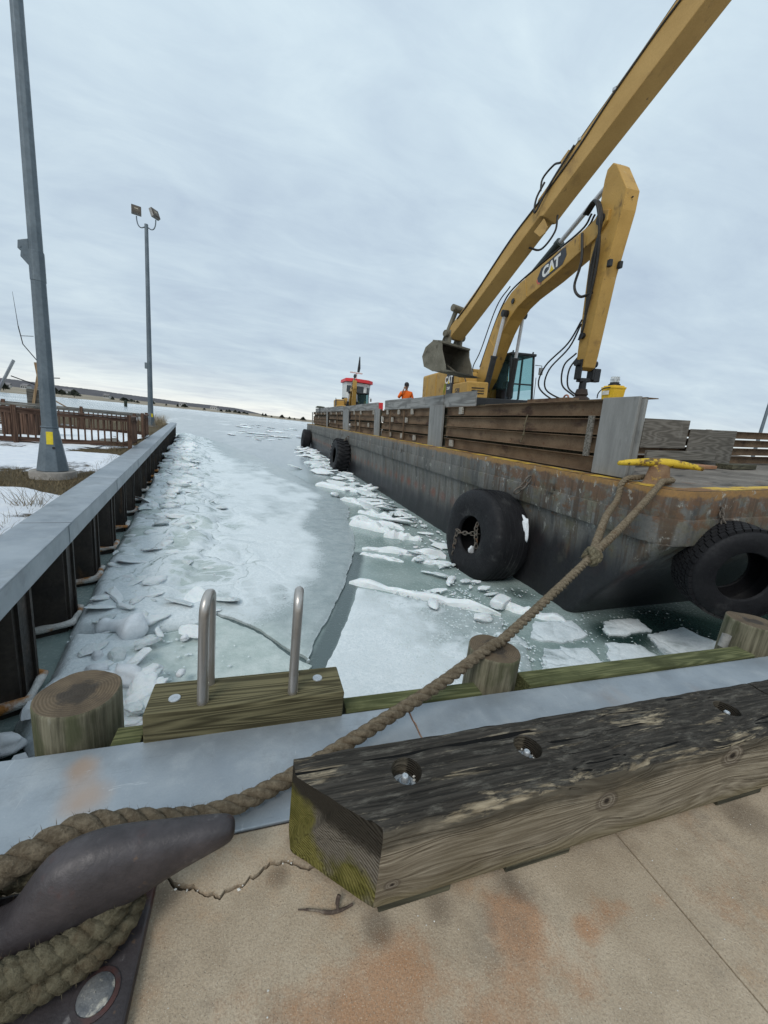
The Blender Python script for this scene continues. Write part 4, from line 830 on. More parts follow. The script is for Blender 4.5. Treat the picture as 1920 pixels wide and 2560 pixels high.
# ============================================================ left bank and its bulkhead
ang = math.atan(.1475); WD = Vector((-math.sin(ang), math.cos(ang), 0)); WN = Vector((math.cos(ang), math.sin(ang), 0)); W0 = Vector((-1.767, 3.911, 0))
RW = Matrix.Rotation(ang, 3, 'Z')             # local x = outward, y = along the wall
bk = thing('bulkhead', 'long steel bulkhead with galvanised cap along the snowy left bank', 'wall', W0, RW)
s0 = -5.0
while s0 < 31.3:
    s1 = min(s0+2.95, 31.4); mb = MB(); ln = s1-s0-.012
    mb.box((-.215, (s0+s1)/2, -.007), (.43, ln, .014)); mb.box((-.0085, (s0+s1)/2, -.1155), (.013, ln, .203)); mb.build('cap_plate', M_galv, bk, bevel=.006); boxo('seam', M_soil, bk, (-.2145, s1-.003, -.004), (.42, .011, .007)); boxo('lap_strap', M_galv, bk, (.0005, s1-.05, -.112), (.007, .09, .19)); s0 += 2.95
MB().box((-.215, 31.42, -.10), (.43, .02, .22)).build('cap_end', M_galv, bk)
prof = [(-.03, -.02), (-.03, .34), (-.38, .48), (-.38, 1.12), (-.03, 1.25)]
pp = prof+[(x-.014, y-.004) for x, y in reversed(prof)]
mb = MB(); mb.prism(pp, (0, 0, -1.35), (1, 0, 0), (0, 1, 0), (0, 0, 1), 2.5)
for yy in (.05, .29): mb.box((-.022, yy, -1.35), (.028, .045, 2.5))
msh = None
M_sheetL = surf('brown sheet pile edge', (.020, .017, .015), (.050, .040, .032), 3, [((.115, .065, .033), 6, .58, .74, (1, 1, .25)), ((.085, .072, .060), 3, .5, .8, (1, 1, .15))], .6, .25, .003)
for i in range(-4, 26):
    y = -.62+1.27*i
    if msh is None: o = mb.build('sheet_pile', M_sheetL, bk); msh = o.data; o.location = (0, y, 0)
    elif y < 31: link('sheet_pile', msh, bk, (0, y, 0))
# rusty rind of ice frozen to the steel at the water line
t = NT('rusty ice rind'); n_ = t.noise(4, 6, .65, co='World'); f_ = t.noise(30, 5, .7, co='World'); cc = t.mix(t.ramp(n_, .35, .6), (.47, .47, .45), (.62, .62, .60)); cc = t.mix(t.ramp(t.noise(3.0, 5, .6, co='World', loc=(4, 4, 0)), .48, .60), cc, (.40, .175, .050))
M_rind = t.done(cc, .7, 0, t.math('ADD', n_, f_), .02, 1, .3)
pth = []
for i in range(-1, 11):
    y = -.62+1.27*i
    for a, b_ in zip(prof[:-1], prof[1:]):
        for q in range(8):
            t_ = q/8; x_, y_ = a[0]+(b_[0]-a[0])*t_+.045, a[1]+(b_[1]-a[1])*t_; pth.append(Vector((x_+.02*noise.noise(Vector((x_*6, y_*6+i, 1))), y+y_, ZW+.10+.03*noise.noise(Vector((y_*3+i*2, x_, 5))))))
MB().tube(pth, [.036*(1+.6*noise.noise(p*6)) for p in pth], 10).build('ice_rind', M_rind, bk, smooth=70)
# ground of the bank
def bank_mat():
    t = NT('dead grass and snow'); co = 'World'; s_ = t.attr('snow'); n = t.noise(5, 6, .65, co=co); f = t.noise(60, 5, .75, co=co); st = t.noise(25, 4, .7, (1, .25, 1), co)
    g = t.mix(t.ramp(f, .25, .75), (.030, .022, .012), (.145, .110, .060)); g = t.mix(t.ramp(n, .55, .75, 0, .7), g, (.075, .070, .030)); g = t.mix(t.ramp(st, .62, .8, 0, .6), g, (.21, .17, .10))
    m = t.ramp(t.math('ADD', s_, t.math('MULTIPLY', t.math('SUBTRACT', t.math('ADD', n, t.math('MULTIPLY', f, .6)), .8), .55)), .44, .56)
    c = t.mix(m, g, t.mix(t.ramp(n, .3, .7), (.70, .74, .80), (.80, .825, .86)))
    return t.done(c, .88, 0, t.math('ADD', t.math('MULTIPLY', f, 1.0), t.math('MULTIPLY', m, .5)), .02, 1, .2)
M_bank = bank_mat()
def snowf(x, y):
    u = XW(y)-.43-x
    s_ = .13+1.0*(fbm(x*.75+2, y*.55+1, 14)-.42)+.55*(fbm(x*2.2, y*2.0, 15)-.5)
    for cx0, cy0, rx, ry, wt in ((-3.6, 6.2, 1.2, .55, .9), (-2.55, 5.6, .55, .5, .75), (-2.5, 4.6, .8, .7, .9), (-4.6, 9.3, 1.8, 1.3, .9), (-3.6, 10.6, .9, 1.0, .55), (-5.4, 13.5, 1.9, 1.2, .9), (-7.6, 13, 3, 2.0, .8), (-8.5, 20, 4, 3, .4), (-2.6, 6.9, .7, .45, -.55), (-3.9, 7.3, .8, .45, -.7), (-3.2, 9.2, .5, .6, -.3), (-3.5, 12.0, .7, .6, -.8), (-4.0, 11.5, .5, .4, -.3), (-2.45, 5.1, .35, .25, -.5), (-5, 22, 3, 6, -.6), (-6, 30, 4, 7, -.8)):
        s_ = s_+wt*np.exp(-((x-cx0)/rx)**2-((y-cy0)/ry)**2)
    return s_
xs = np.concatenate([np.linspace(0, 6, 110), np.linspace(6.1, 14, 50), np.linspace(15, 90, 16)]); ys = np.concatenate([np.linspace(.2, 13, 190), np.linspace(13.1, 33.2, 130), [33.9, 34.5]])
U, Yg = np.meshgrid(xs, ys); lim = 1.0-sst(8, 60, U)*.25; Yg2 = Yg*lim; X = XW(Yg2)-.428-U; s_ = snowf(X, Yg2)
Z = -.035+.05*(fbm(X*.7, Yg2*.7, 4)-.5)+.045*sst(.38, .75, s_+.3*(fbm(X*5, Yg2*5, 6)-.5))+.02*(fbm(X*7, Yg2*7, 8)-.5); Z = np.where(U < .1, np.minimum(Z, -.02), Z); Z = np.where(Yg2 > 33.5*lim, Z-.9, Z)
nx_, ny_ = len(xs), len(ys); vs_ = np.stack([X, Yg2, Z], -1).reshape(-1, 3)
fs_ = [(j*nx_+i+1, j*nx_+i, (j+1)*nx_+i, (j+1)*nx_+i+1) for j in range(ny_-1) for i in range(nx_-1)]
me = bpy.data.meshes.new('bank_ground'); me.from_pydata(vs_.tolist(), [], fs_); me.materials.append(M_bank); me.polygons.foreach_set('use_smooth', [True]*len(me.polygons))
a = me.attributes.new('snow', 'FLOAT', 'POINT'); a.data.foreach_set('value', s_.reshape(-1).astype(np.float32)); tag(link('bank_ground', me), kind='structure')
M_straw = surf('dead straw', (.10, .072, .036), (.26, .20, .115), 9, [], .9); M_reed = surf('pale reed', (.22, .17, .10), (.36, .29, .19), 9, [], .9)
def blades(name, n, fn, lo, hi, mat, label, wdt=.004):
    mb = MB(); rs = random.Random(len(name)+n)
    for i in range(n):
        x, y = fn(rs); h_ = rs.uniform(lo, hi); a_ = rs.random()*6.28; l_ = Vector((rs.gauss(0, .45), rs.gauss(0, .45), 1)); sd_ = Vector((math.cos(a_), math.sin(a_), 0))*wdt; p = Vector((x, y, -.04)); m_ = p+l_*h_*.55; tp = p+l_*h_+Vector((l_.x, l_.y, -.3))*h_*.25
        b0 = len(mb.v); mb.v += [tuple(p-sd_), tuple(p+sd_), tuple(m_+sd_*.6), tuple(m_-sd_*.6), tuple(tp)]; mb.f += [(b0, b0+1, b0+2, b0+3), (b0+3, b0+2, b0+4)]
    o = mb.build(name, mat, fix=False); return tag(o, label, 'grass', kind='stuff')
def gpt(rs):
    while True:
        y = 3.3+rs.random()**1.5*18; x = XW(y)-.45-abs(rs.gauss(0, 1.6))
        if float(snowf(np.array([x]), np.array([y]))[0]) < .42: return x, y
blades('dead_grass', 9000, gpt, .03, .10, M_straw, 'flattened dead grass between the snow patches', .0035)
blades('edge_weeds', 350, lambda rs: (lambda y: (XW(y)-.46-rs.random()*.12, y))(3.3+rs.random()**1.4*12), .05, .22, M_straw, 'thin weeds along the back of the bulkhead cap', .0025)
blades('dead_reeds', 1100, lambda rs: (lambda y: (XW(y)-.6-abs(rs.gauss(0, .9)), y))(rs.uniform(26, 33.4)), .25, .95, M_reed, 'pale dead reeds at the end of the bank', .006)
for (cx0, cy0) in ((-2.62, 5.52), (-3.75, 12.3)): blades('weed_clump', 60, lambda rs: (cx0+rs.gauss(0, .07), cy0+rs.gauss(0, .07)), .12, .4, M_straw, 'dry weed clump sticking out of the snow' if cy0 < 8 else 'dry weed clump at the foot of the railing', .003)
# ============================================================ light poles
M_pole = surf('galvanised pole', (.115, .145, .170), (.165, .200, .228), 2.2, [((.20, .235, .26), 5, .55, .75, (1, 1, .25)), ((.09, .105, .12), 14, .62, .8)], .5, .35, .001, spec=.4)
M_ftg = surf('footing concrete', (.22, .20, .18), (.36, .335, .30), 6, [((.12, .11, .09), 3, .55, .7)], .9, bump=.006)
M_yel = surf('yellow sticker', (.72, .55, .02), (.85, .66, .03), 12, [((.35, .27, .04), 40, .68, .74)], .5)
M_black = surf('black plastic', (.010, .010, .011), (.022, .022, .023), 8, [], .5)
def oct_(r, z, n=8, tw=R(22.5)): return [Vector((r*math.cos(2*math.pi*j/n+tw), r*math.sin(2*math.pi*j/n+tw), z)) for j in range(n)]
p1 = thing('light_pole', 'tall grey steel light pole on a round concrete footing at left', 'light pole', (-3.25, 7.72, 0), -.5)
MB().lathe([(.31, -.3), (.31, .055), (.297, .075), (.001, .08)], 40).build('footing', M_ftg, p1, smooth=40)
MB().loft([oct_(.222, .082), oct_(.218, .10), oct_(.112, .78), oct_(.108, .81)]).build('base_skirt', M_pole, p1, bevel=.008)
MB().loft([oct_(.108, .80), oct_(.092, 3.35)]).build('lower_shaft', M_pole, p1, bevel=.006)
MB().loft([oct_(.098, 3.36), oct_(.099, 3.30), oct_(.100, 2.95)]).build('joint_sleeve', M_pole, p1, bevel=.006)
MB().loft([oct_(.088, 3.35), oct_(.060, 9.4)]).build('upper_shaft', M_pole, p1, bevel=.005)
hg = MB(); hg.prism([(.07, 0), (.19, -.05), (.20, -.16), (.165, -.18), (.175, -.26), (.07, -.38)], (0, 0, 3.50), (-.78, -.62, 0), (0, 0, 1), (.62, -.78, 0), .10); hg.build('hinge', M_pole, p1, bevel=.008)
MB().cyl((-.16, -.05, 3.37), (-.10, -.15, 3.37), .018, 10).build('hinge_pin', M_pole, p1, smooth=50)
MB().tube([Vector((.117*math.cos(g), .117*math.sin(g), .79)) for g in (2*math.pi*j/8+R(22.5) for j in range(8))], .01, 8, closed=True).build('weld_collar', M_pole, p1, smooth=50)
fa = Vector((math.cos(R(-90+20)), math.sin(R(-90+20)), 0))
def sticker(p, r0, r1, z0, z1, w0, ad, mat, nm, th=.004):
    a_ = R(ad); n0 = Vector((math.cos(a_), math.sin(a_), 0)); s_ = Vector((-n0.y, n0.x, 0)); A = n0*r0; B = n0*r1
    v = [A-s_*w0+Vector((0, 0, z0)), A+s_*w0+Vector((0, 0, z0)), B+s_*w0+Vector((0, 0, z1)), B-s_*w0+Vector((0, 0, z1))]; v += [q+n0*th for q in v]
    return MB().add(v, [(0, 3, 2, 1), (4, 5, 6, 7), (0, 1, 5, 4), (1, 2, 6, 5), (2, 3, 7, 6), (3, 0, 4, 7)]).build(nm, mat, p)
apo = math.cos(R(22.5))
sticker(p1, .154*apo, .122*apo, .52, .72, .042, -45, M_yel, 'warning_sticker')
n0 = Vector((math.cos(R(-45)), math.sin(R(-45)), 0)); sd_ = Vector((-n0.y, n0.x, 0)); MB().cyl(n0*(.158*apo)+sd_*.045+Vector((0, 0, .465)), n0*(.168*apo)+sd_*.045+Vector((0, 0, .467)), .021, 16).build('hand_hole', M_black, p1, smooth=40)
b = MB(); b.tube([(.11, .02, 2.08), (.11, .02, 2.08)], .01, 6)
def flood(parent, c, yaw, tilt, nm='floodlight'):
    Mx = Matrix.Translation(c) @ Matrix.Rotation(yaw, 4, 'Z') @ Matrix.Rotation(tilt, 4, 'X'); s_ = sub(nm, parent); s_.matrix_local = Mx
    MB().box((0, .09, 0), (.46, .17, .44)).build('housing', M_flood, s_, bevel=.02)
    MB().box((0, -.005, 0), (.44, .02, .42)).build('lens_frame', M_ledf, s_); MB().box((0, -.020, .02), (.34, .008, .30)).build('lens', M_lens, s_); MB().box((0, -.027, .03), (.16, .006, .05)).build('led_strip', M_led, s_); return s_
M_flood = surf('lamp housing', (.22, .22, .215), (.34, .335, .32), 5, [], .5, .3); M_ledf = surf('lamp frame', (.055, .045, .036), (.09, .075, .06), 6, [], .6); M_lens = surf('lamp lens', (.075, .060, .045), (.12, .10, .075), 5, [], .25); M_led = surf('lamp reflector', (.34, .30, .22), (.50, .45, .36), 10, [], .3)
def pole2(loc, label, hgt, yaw, parts=True):
    p = thing('light_pole', label, 'light pole', loc, yaw)
    MB().lathe([(.38, -.3), (.38, .06), (.001, .07)], 24).build('footing', M_ftg, p, smooth=40); MB().loft([oct_(.25, .07), oct_(.145, .78), oct_(.142, .8)]).build('base_skirt', M_pole, p)
    MB().loft([oct_(.142, .8), oct_(.088, hgt)]).build('shaft', M_pole, p, smooth=60); MB().box((-.17, 0, 3.45), (.14, .12, .34)).build('hinge', M_pole, p, bevel=.01); sticker(p, .185*apo, .158*apo, .55, .76, .05, -45, M_yel, 'warning_sticker')
    for sx in (-1, 1):
        ax = []
        for i in range(13): g = -math.pi/2+sx*0+math.pi*.5*i/12; ax.append(Vector((sx*(.05+.42*math.sin(math.pi/2*i/12)), 0, hgt-.12-.16*math.sin(math.pi*i/12)+.42*(i/12)**2)))
        MB().tube(ax, .03, 8).build('bracket_arm', M_pole, p, smooth=60)
    flood(p, (-.47, 0, hgt+.62), R(20), R(-20)); flood(p, (.47, 0, hgt+.62), R(62), R(-24)); return p
pole2((-6.20, 26.6, -.02), 'far light pole with two square floodlights at the bank end', 10.75, -.1)
land2 = MB().box((60, 24, -.8), (50, 60, 1.4)).build('far_wharf', M_ftg); tag(land2, kind='structure')
pole2((37.6, 20.3, -.1), 'thin distant light pole at the right edge behind the barge', 9.0, .4)
# ============================================================ wooden railings on the bank
M_rail = wood('red-brown stained wood', (.048, .026, .018), (.135, .078, .052), 'z', 9, [((.17, .12, .09), 5, .6, .78)], bump=.002); M_railx = wood('red-brown stained rail', (.050, .027, .019), (.135, .080, .056), 'x', 9, [((.17, .12, .09), 5, .6, .78)], bump=.002)
M_gwood = wood('grey weathered wood', (.085, .078, .066), (.205, .190, .165), 'x', 9, [], bump=.002)
bal_me = MB().box((0, 0, .40), (.04, .045, .64)).mesh('baluster', M_rail)
def railing(label, A, B, h=.88, gap=.145, postA=True, postB=True, nm='railing', cap=None, mid=()):
    A, B = Vector((*A, 0)), Vector((*B, 0)); d = B-A; L_ = d.length; r = thing(nm, label, 'railing', A, math.atan2(d.y, d.x), 'wooden railings on the bank'); cm = cap or M_railx
    MB().box((L_/2, 0, h-.02), (L_, .13, .04)).build('cap_rail', cm, r, bevel=.005); MB().box((L_/2, .02, h-.09), (L_, .04, .09)).build('top_rail', cm, r); MB().box((L_/2, .02, .10), (L_, .04, .12)).build('bottom_rail', M_railx, r)
    for x in ([0] if postA else [])+([L_] if postB else [])+list(mid): MB().box((x, .04, h/2+.03-.1), (.10, .10, h+.26)).build('post', M_rail, r, bevel=.006)
    n = int(L_/gap)
    for i in range(1, n): link('baluster', bal_me, r, (i*gap, -.022, .02))
    return r
railing('front brown railing that runs behind the near light pole', (-3.58, 12.98), (-8.0, 11.35), mid=(2.4,), postB=True)
railing('short brown railing end-on along the wall, nearer the camera', (-3.64, 13.1), (-3.89, 14.85), gap=.13, postA=False)
railing('short brown railing end-on along the wall, farther one', (-4.17, 16.9), (-4.38, 18.31), gap=.13)
railing('rear grey-capped railing behind the snowy deck', (-4.44, 18.36), (-9.6, 16.5), cap=M_gwood, postA=False, mid=(2.1, 4.2))
dk = thing('deck', 'low grey plank deck half covered in snow between the railings', 'deck', (-3.75, 13.1, .012), math.atan2(-1.63, -4.42))
pm = MB().box((2.7, 0, .0), (5.4, .145, .03)).mesh('plank', M_gwood)
for i in range(32): link('plank', pm, dk, (0, -.10-.153*i, 0))
sn_me = []; sp2 = np.stack(np.meshgrid(np.linspace(-9.2, -4.2, 60), np.linspace(12.2, 17.8, 60)), -1).reshape(-1, 2); ss = fbm(sp2[:, 0]*.7, sp2[:, 1]*.7, 33)
mb = MB(); zz = .02+.07*sst(.42, .6, ss+.12*(-5.2-sp2[:, 0])*.4); mb.v = [tuple((p[0], p[1], z)) for p, z in zip(sp2, zz)]; mb.f = [(j*60+i, j*60+i+1, (j+1)*60+i+1, (j+1)*60+i) for j in range(59) for i in range(59)]
o = mb.build('snow_cover', M_snow, smooth=60); tag(o, 'smooth snow lying on the deck between the railings', 'snow', kind='stuff')
# box bin and instrument stand with solar panel
bx = thing('wooden_bin', 'slatted brown wooden bin behind the front railing', 'bin', (-6.45, 14.0, .02), -.2)
for i in range(6): MB().box((-.35+.14*i, -.3, .42), (.125, .03, .8)).build('slat', M_rail, bx)
for i in range(4): MB().box((.42, -.22+.14*i, .42), (.03, .125, .8)).build('slat', M_rail, bx)
MB().box((0, 0, .40), (.76, .54, .74)).build('liner', M_rail, bx); MB().box((0, 0, .86), (.95, .72, .06)).build('lid', M_gwood, bx)
M_lumber = wood('new yellow lumber', (.26, .165, .090), (.46, .33, .20), 'z', 8, []); M_alu = surf('aluminium frame', (.30, .32, .35), (.44, .46, .49), 6, [], .4, .6)
so_ = thing('instrument_stand', 'timber A-frame stand carrying a tilted solar panel, upper left', 'stand', (-8.75, 20.0, .0), .36)
MB().bar((.28, 0, -.1), (.02, 0, 2.45), .11, .055).build('post', M_lumber, so_); MB().bar((-.32, -.05, -.1), (.10, -.05, 2.15), .09, .05).build('brace', M_lumber, so_); MB().bar((.12, .06, 1.25), (.95, .06, .75), .09, .05).build('brace', M_lumber, so_)
MB().bar((-.75, .0, 1.8), (.10, .0, 1.52), .04, .04).build('arm', M_black, so_); MB().bar((.05, .0, 1.86), (.75, 0, 1.95), .035, .035).build('arm', M_black, so_)
pn = MB(); pn.bar((-1.25, 0, .95), (-.62, 0, 2.42), .62, .05, Vector((1, 0, 0))); pn.build('solar_panel', M_alu, so_, bevel=.01)
MB().box((-.06, .1, .8), (.55, .25, 1.15)).build('equipment_box', M_gwood, so_)
an = thing('antenna', 'thin whip antenna on a bent bracket left of the near pole', 'antenna', (-8.55, 19.6, 0)); MB().tube([(.16, 0, -.05), (.16, 0, 1.9), (.05, 0, 2.5), (-.36, 0, 3.05), (-.46, 0, 3.7)], .018, 6).build('mast', M_black, an, smooth=60); MB().tube([(-.46, 0, 3.7), (-.54, 0, 4.9)], [.012, .005], 6).build('whip', M_black, an, smooth=60); MB().cyl((-.42, 0, 3.35), (.0, 0, 3.4), .012, 6).build('bracket', M_black, an)
# ============================================================ far shore
def P(px, dist, z=0):                          # bearing of a spot on the far shore, in degrees from +Y
    a_ = R(px); return Vector((dist*math.sin(a_), dist*math.cos(a_), z))
M_marsh = surf('tan marsh', (.20, .165, .115), (.34, .29, .215), .02, [((.55, .55, .54), .05, .60, .70), ((.10, .085, .06), .09, .6, .7)], .9, co='World', bump=.01)
def strip(name, bear, d0, d1, h0, hf, mat, nrow=6, kind='structure'):
    mb = MB(); n = len(bear)
    for k in range(nrow):
        t = k/(nrow-1)
        for i, a_ in enumerate(bear): D0 = d0(a_); p = P(a_, D0+(d1(a_)-D0)*t, ZW-.2+hf(a_, t)); mb.v.append(tuple(p))
    mb.f = [(k*n+i, k*n+i+1, (k+1)*n+i+1, (k+1)*n+i) for k in range(nrow-1) for i in range(n-1)]
    return tag(mb.build(name, mat, smooth=70, fix=False), kind=kind)
shore_d = lambda a_: 210+330*float(sst(-32, -2, np.array(a_)))
bears = [(-50+.5*i) for i in range(150)]
strip('marsh_shore', bears, shore_d, lambda a_: 1500, 0, lambda a_, t: (.2 if t == 0 else 1.1+4*t+.6*noise.noise(Vector((a_*3, t*3, 0)))), M_marsh, 8)
M_hill = surf('winter woods', (.062, .058, .066), (.098, .092, .098), .03, [((.045, .050, .050), .06, .55, .7)], .95, co='World', bump=.5)
def hillh(a_, t):
    env = float(sst(3.0, -4.0, np.array(a_)))*.75+float(sst(-8, -24, np.array(a_)))*.32; n = noise.noise(Vector((a_*.25, 2, 0)))*.12+noise.noise(Vector((a_*4, 5, 0)))*.035+noise.noise(Vector((a_*17, 9, 0)))*.03
    return (env*(1+n))*29*math.sin(min(1, t*1.25)*math.pi/2)+.1
strip('hill', [-60+.12*i for i in range(600)], lambda a_: 1450, lambda a_: 2100, 0, hillh, M_hill, 6)
M_tree = surf('dark cedar foliage', (.018, .024, .016), (.045, .052, .034), .9, [], .95, bump=.05, co='Object'); M_bark = surf('bark', (.06, .05, .04), (.1, .085, .07), 5, [], .9)
tb = bmesh.new()
rs = random.Random(4)
mbt = MB()
for i in range(420):
    g = rs.random()*6.28; h_ = rs.random(); r_ = (1-h_)**.7*(.75+.25*rs.random())*rs.random()**.4; p = Vector((r_*math.cos(g), r_*math.sin(g), .18+.85*h_)); u = Vector((rs.gauss(0, 1), rs.gauss(0, 1), rs.gauss(0, .6))).normalized(); v = u.orthogonal().normalized(); s_ = rs.uniform(.07, .16)
    b0 = len(mbt.v); mbt.v += [tuple(p+u*s_), tuple(p+v*s_*.7), tuple(p-u*s_), tuple(p-v*s_*.7)]; mbt.f.append((b0, b0+1, b0+2, b0+3))
crown = mbt.mesh('crown', M_tree); trunk = MB().tube([(0, 0, -.1), (0, 0, .5)], [.05, .03], 6).mesh('trunk', M_bark)
rs = random.Random(21); bl = sorted(rs.uniform(-36, 6) for _ in range(46))
for i, a_ in enumerate(bl):
    d = shore_d(a_)+rs.uniform(20, 160); t_ = thing('shore_tree', 'dark cedar standing on the far marsh shore', 'tree', P(a_, d, ZW+1.0), rs.random()*6, 'cedars on the far shore'); h_ = rs.uniform(1.6, 4.0)*d/420*(1.5 if -27 < a_ < -20 else 1); w_ = h_*rs.uniform(.45, 1.3)
    link('crown', crown, t_, scale=(w_, w_, h_)); link('trunk', trunk, t_, scale=(h_, h_, h_))
M_hw = surf('pale house wall', (.42, .42, .41), (.56, .555, .54), .5, [], .8); M_hr = surf('grey roof', (.15, .14, .145), (.24, .23, .235), .5, [], .85); M_hwin = surf('dark window', (.03, .035, .04), (.05, .055, .06), 1, [], .3)
for i, a_ in enumerate(sorted([-44, -43, -41.8, -40.6, -39.5, -36, -34.6, -33.3, -32, -30.8, -28.9, -26, -24.5, -21, -17.5, -13, -9.5, -5.8])):
    d = shore_d(a_)+rs.uniform(150, 420); h = thing('far_house', 'small pale house with grey roof on the far shore', 'house', P(a_, d, ZW+2.2), rs.uniform(-.6, .6), 'houses on the far shore'); k = d/520; wd, dp, ht = rs.uniform(5, 9)*k, 5*k, rs.uniform(2.4, 3.6)*k
    MB().box((0, 0, ht/2), (wd, dp, ht)).build('wall', M_hw, h); MB().prism([(-dp/2-.4, ht), (dp/2+.4, ht), (0, ht+1.8*k)], (0, 0, 0), (0, 1, 0), (0, 0, 1), (1, 0, 0), wd+.6).build('roof', M_hr, h)
    for q in range(3): MB().box((-wd/3+wd/3*q, -dp/2-.05, ht*.55), (1.2*k, .1, 1.4*k)).build('window', M_hwin, h)
by = thing('channel_buoy', 'small red nun buoy frozen in the bay', 'buoy', (-62, 111, ZW)); M_red = surf('red paint', (.42, .035, .045), (.55, .06, .06), 2, [], .5)
MB().lathe([(.001, 2.3), (.25, 2.2), (.75, .9), (.8, .1), (.7, -.3), (.001, -.4)], 16).build('float_body', M_red, by, smooth=50); MB().cyl((0, 0, 2.2), (0, 0, 2.7), .06, 6).build('lifting_eye', M_red, by)
mk = thing('channel_marker', 'dark green can buoy frozen in the bay', 'buoy', (-50, 178, ZW)); MB().lathe([(.001, 2.4), (.55, 2.3), (.55, -.3), (.001, -.4)], 14).build('float_body', M_tree, mk, smooth=50); MB().cyl((0, 0, 2.3), (0, 0, 2.8), .07, 6).build('lifting_eye', M_tree, mk)
# ============================================================ barge (lists a little toward the channel)
BR = Matrix.Rotation(R(-4), 3, 'Y'); B0 = Vector((4.55, 3.05, 1.01))
def bw(x, y, z): return B0+BR @ Vector((x, y, z))
def hull_mat():
    t = NT('scuffed grey hull steel'); co = 'Plain'; x, y, z = t.sep(t.coord(co))
    a = t.noise(1.0, 7, .62, (1.2, 1.2, .5), co); st = t.noise(1.0, 7, .65, (5, 5, .45), co); f = t.noise(22, 6, .7, co=co); b_ = t.noise(2.6, 7, .66, co=co, loc=(5, 1, 2)); c2 = t.noise(5.0, 8, .70, (1, 1, 1.3), co, loc=(1, 9, 2))
    c = t.mix(t.ramp(a, .3, .7), (.108, .106, .098), (.190, .186, .172)); st2 = t.noise(1.0, 6, .7, (3.2, 3.2, .22), co, loc=(4, 0, 0)); c = t.mix(t.ramp(st, .48, .66, 0, .8), c, (.052, .055, .055)); c = t.mix(t.ramp(st, .42, .28, 0, .6), c, (.235, .240, .228)); c = t.mix(t.ramp(st2, .55, .68, 0, .7), c, (.20, .205, .195))
    fore = t.ramp(y, 6.0, 2.2); c = t.mix(t.math('MULTIPLY', t.ramp(b_, .47, .64), t.math('ADD', .10, t.math('MULTIPLY', fore, .50))), c, (.150, .135, .072))
    rb = t.math('ADD', .02, t.math('MULTIPLY', fore, .075)); up_ = t.ramp(z, -.8, -.05); c = t.mix(t.ramp(t.math('ADD', c2, t.math('ADD', rb, t.math('MULTIPLY', t.math('MULTIPLY', up_, t.math('ADD', .3, fore)), .13))), .66, .78, 0, .85), c, (.145, .075, .036)); vs_ = t.noise(1.0, 6, .68, (7, 7, .30), co, loc=(8, 3, 0)); c = t.mix(t.ramp(t.math('ADD', vs_, t.math('MULTIPLY', fore, .05)), .54, .66, 0, .85), c, (.085, .054, .032)); tb_ = t.math('ADD', t.ramp(z, -.16, .0, 0, .42), t.noise(4, 7, .7, (1, 1, 2), co, loc=(6, 6, 6))); c = t.mix(t.math('MULTIPLY', t.ramp(tb_, .62, .82), t.ramp(y, 16, 3, .25, .9)), c, (.30, .165, .050)); c = t.mix(t.ramp(t.noise(1.0, 6, .7, (9, 9, .5), co, loc=(3, 6, 1)), .57, .68, 0, .75), c, (.032, .033, .035))
    c = t.mix(t.ramp(t.math('ADD', t.noise(6, 7, .7, (1, 1, .6), co, loc=(2, 2, 9)), t.math('MULTIPLY', fore, .03)), .615, .68, 0, .8), c, (.40, .40, .36))
    rs_ = t.math('EXPONENT', t.math('MULTIPLY', t.math('ADD', t.math('POWER', t.math('MULTIPLY', t.math('SUBTRACT', x, .10), 11.0), 2.0), t.math('POWER', t.math('MULTIPLY', t.math('ADD', z, 1.25), 3.0), 2.0)), -1.0)); c = t.mix(t.ramp(t.math('ADD', rs_, t.math('MULTIPLY', f, .4)), .6, 1.0), c, (.26, .060, .022))
    lowz = t.math('ADD', z, t.math('ADD', t.math('MULTIPLY', t.math('SUBTRACT', st, .5), 1.1), t.math('MULTIPLY', fore, -.42)))
    c = t.mix(t.ramp(lowz, -1.22, -1.70, 0, .94), c, (.012, .013, .018)); c = t.mix(t.math('MULTIPLY', t.ramp(b_, .58, .70, 0, .3), t.ramp(z, -1.9, -1.3)), c, (.10, .10, .075))
    c = t.mix(t.ramp(f, .25, .8, 0, .45), c, (.045, .045, .043))
    return t.done(c, t.ramp(lowz, -1.2, -1.7, .72, .45), .1, t.math('ADD', t.math('MULTIPLY', f, .7), c2), .006, 1, .4)
M_hull = hull_mat()
M_deck = surf('worn deck', (.105, .090, .074), (.225, .200, .172), 1.6, [((.040, .034, .030), 2.4, .56, .66), ((.30, .27, .235), 5, .6, .75, (.3, 3, 1)), ((.16, .075, .035), 1.3, .62, .74)], .85, .05, .008)
M_edgey = surf('worn yellow edge paint', (.50, .315, .030), (.62, .41, .055), 6, [((.16, .070, .028), 2.0, .46, .56), ((.20, .17, .14), 4, .55, .64)], .7, 0, .003)
M_rust = surf('rusty steel beam', (.120, .074, .042), (.225, .150, .090), 1.4, [((.055, .028, .018), 3, .52, .68, (1, .4, 1)), ((.23, .165, .105), 6, .60, .76, (.5, .3, 2)), ((.13, .055, .025), 11, .58, .72)], .82, .1, .004, 40)
M_board = surf('grey painted board', (.200, .200, .194), (.285, .285, .275), 2.5, [((.14, .14, .135), 4, .56, .72, (1, 1, .4)), ((.36, .36, .35), 7, .62, .75, (1, 1, .3))], .85, 0, .002, 40, (3, 3, .4)); M_boardy = wood('grey plank, long', (.150, .148, .142), (.290, .288, .278), 'y', 5, [((.12, .12, .118), 3, .55, .72)], bump=.0015, fine=.6)
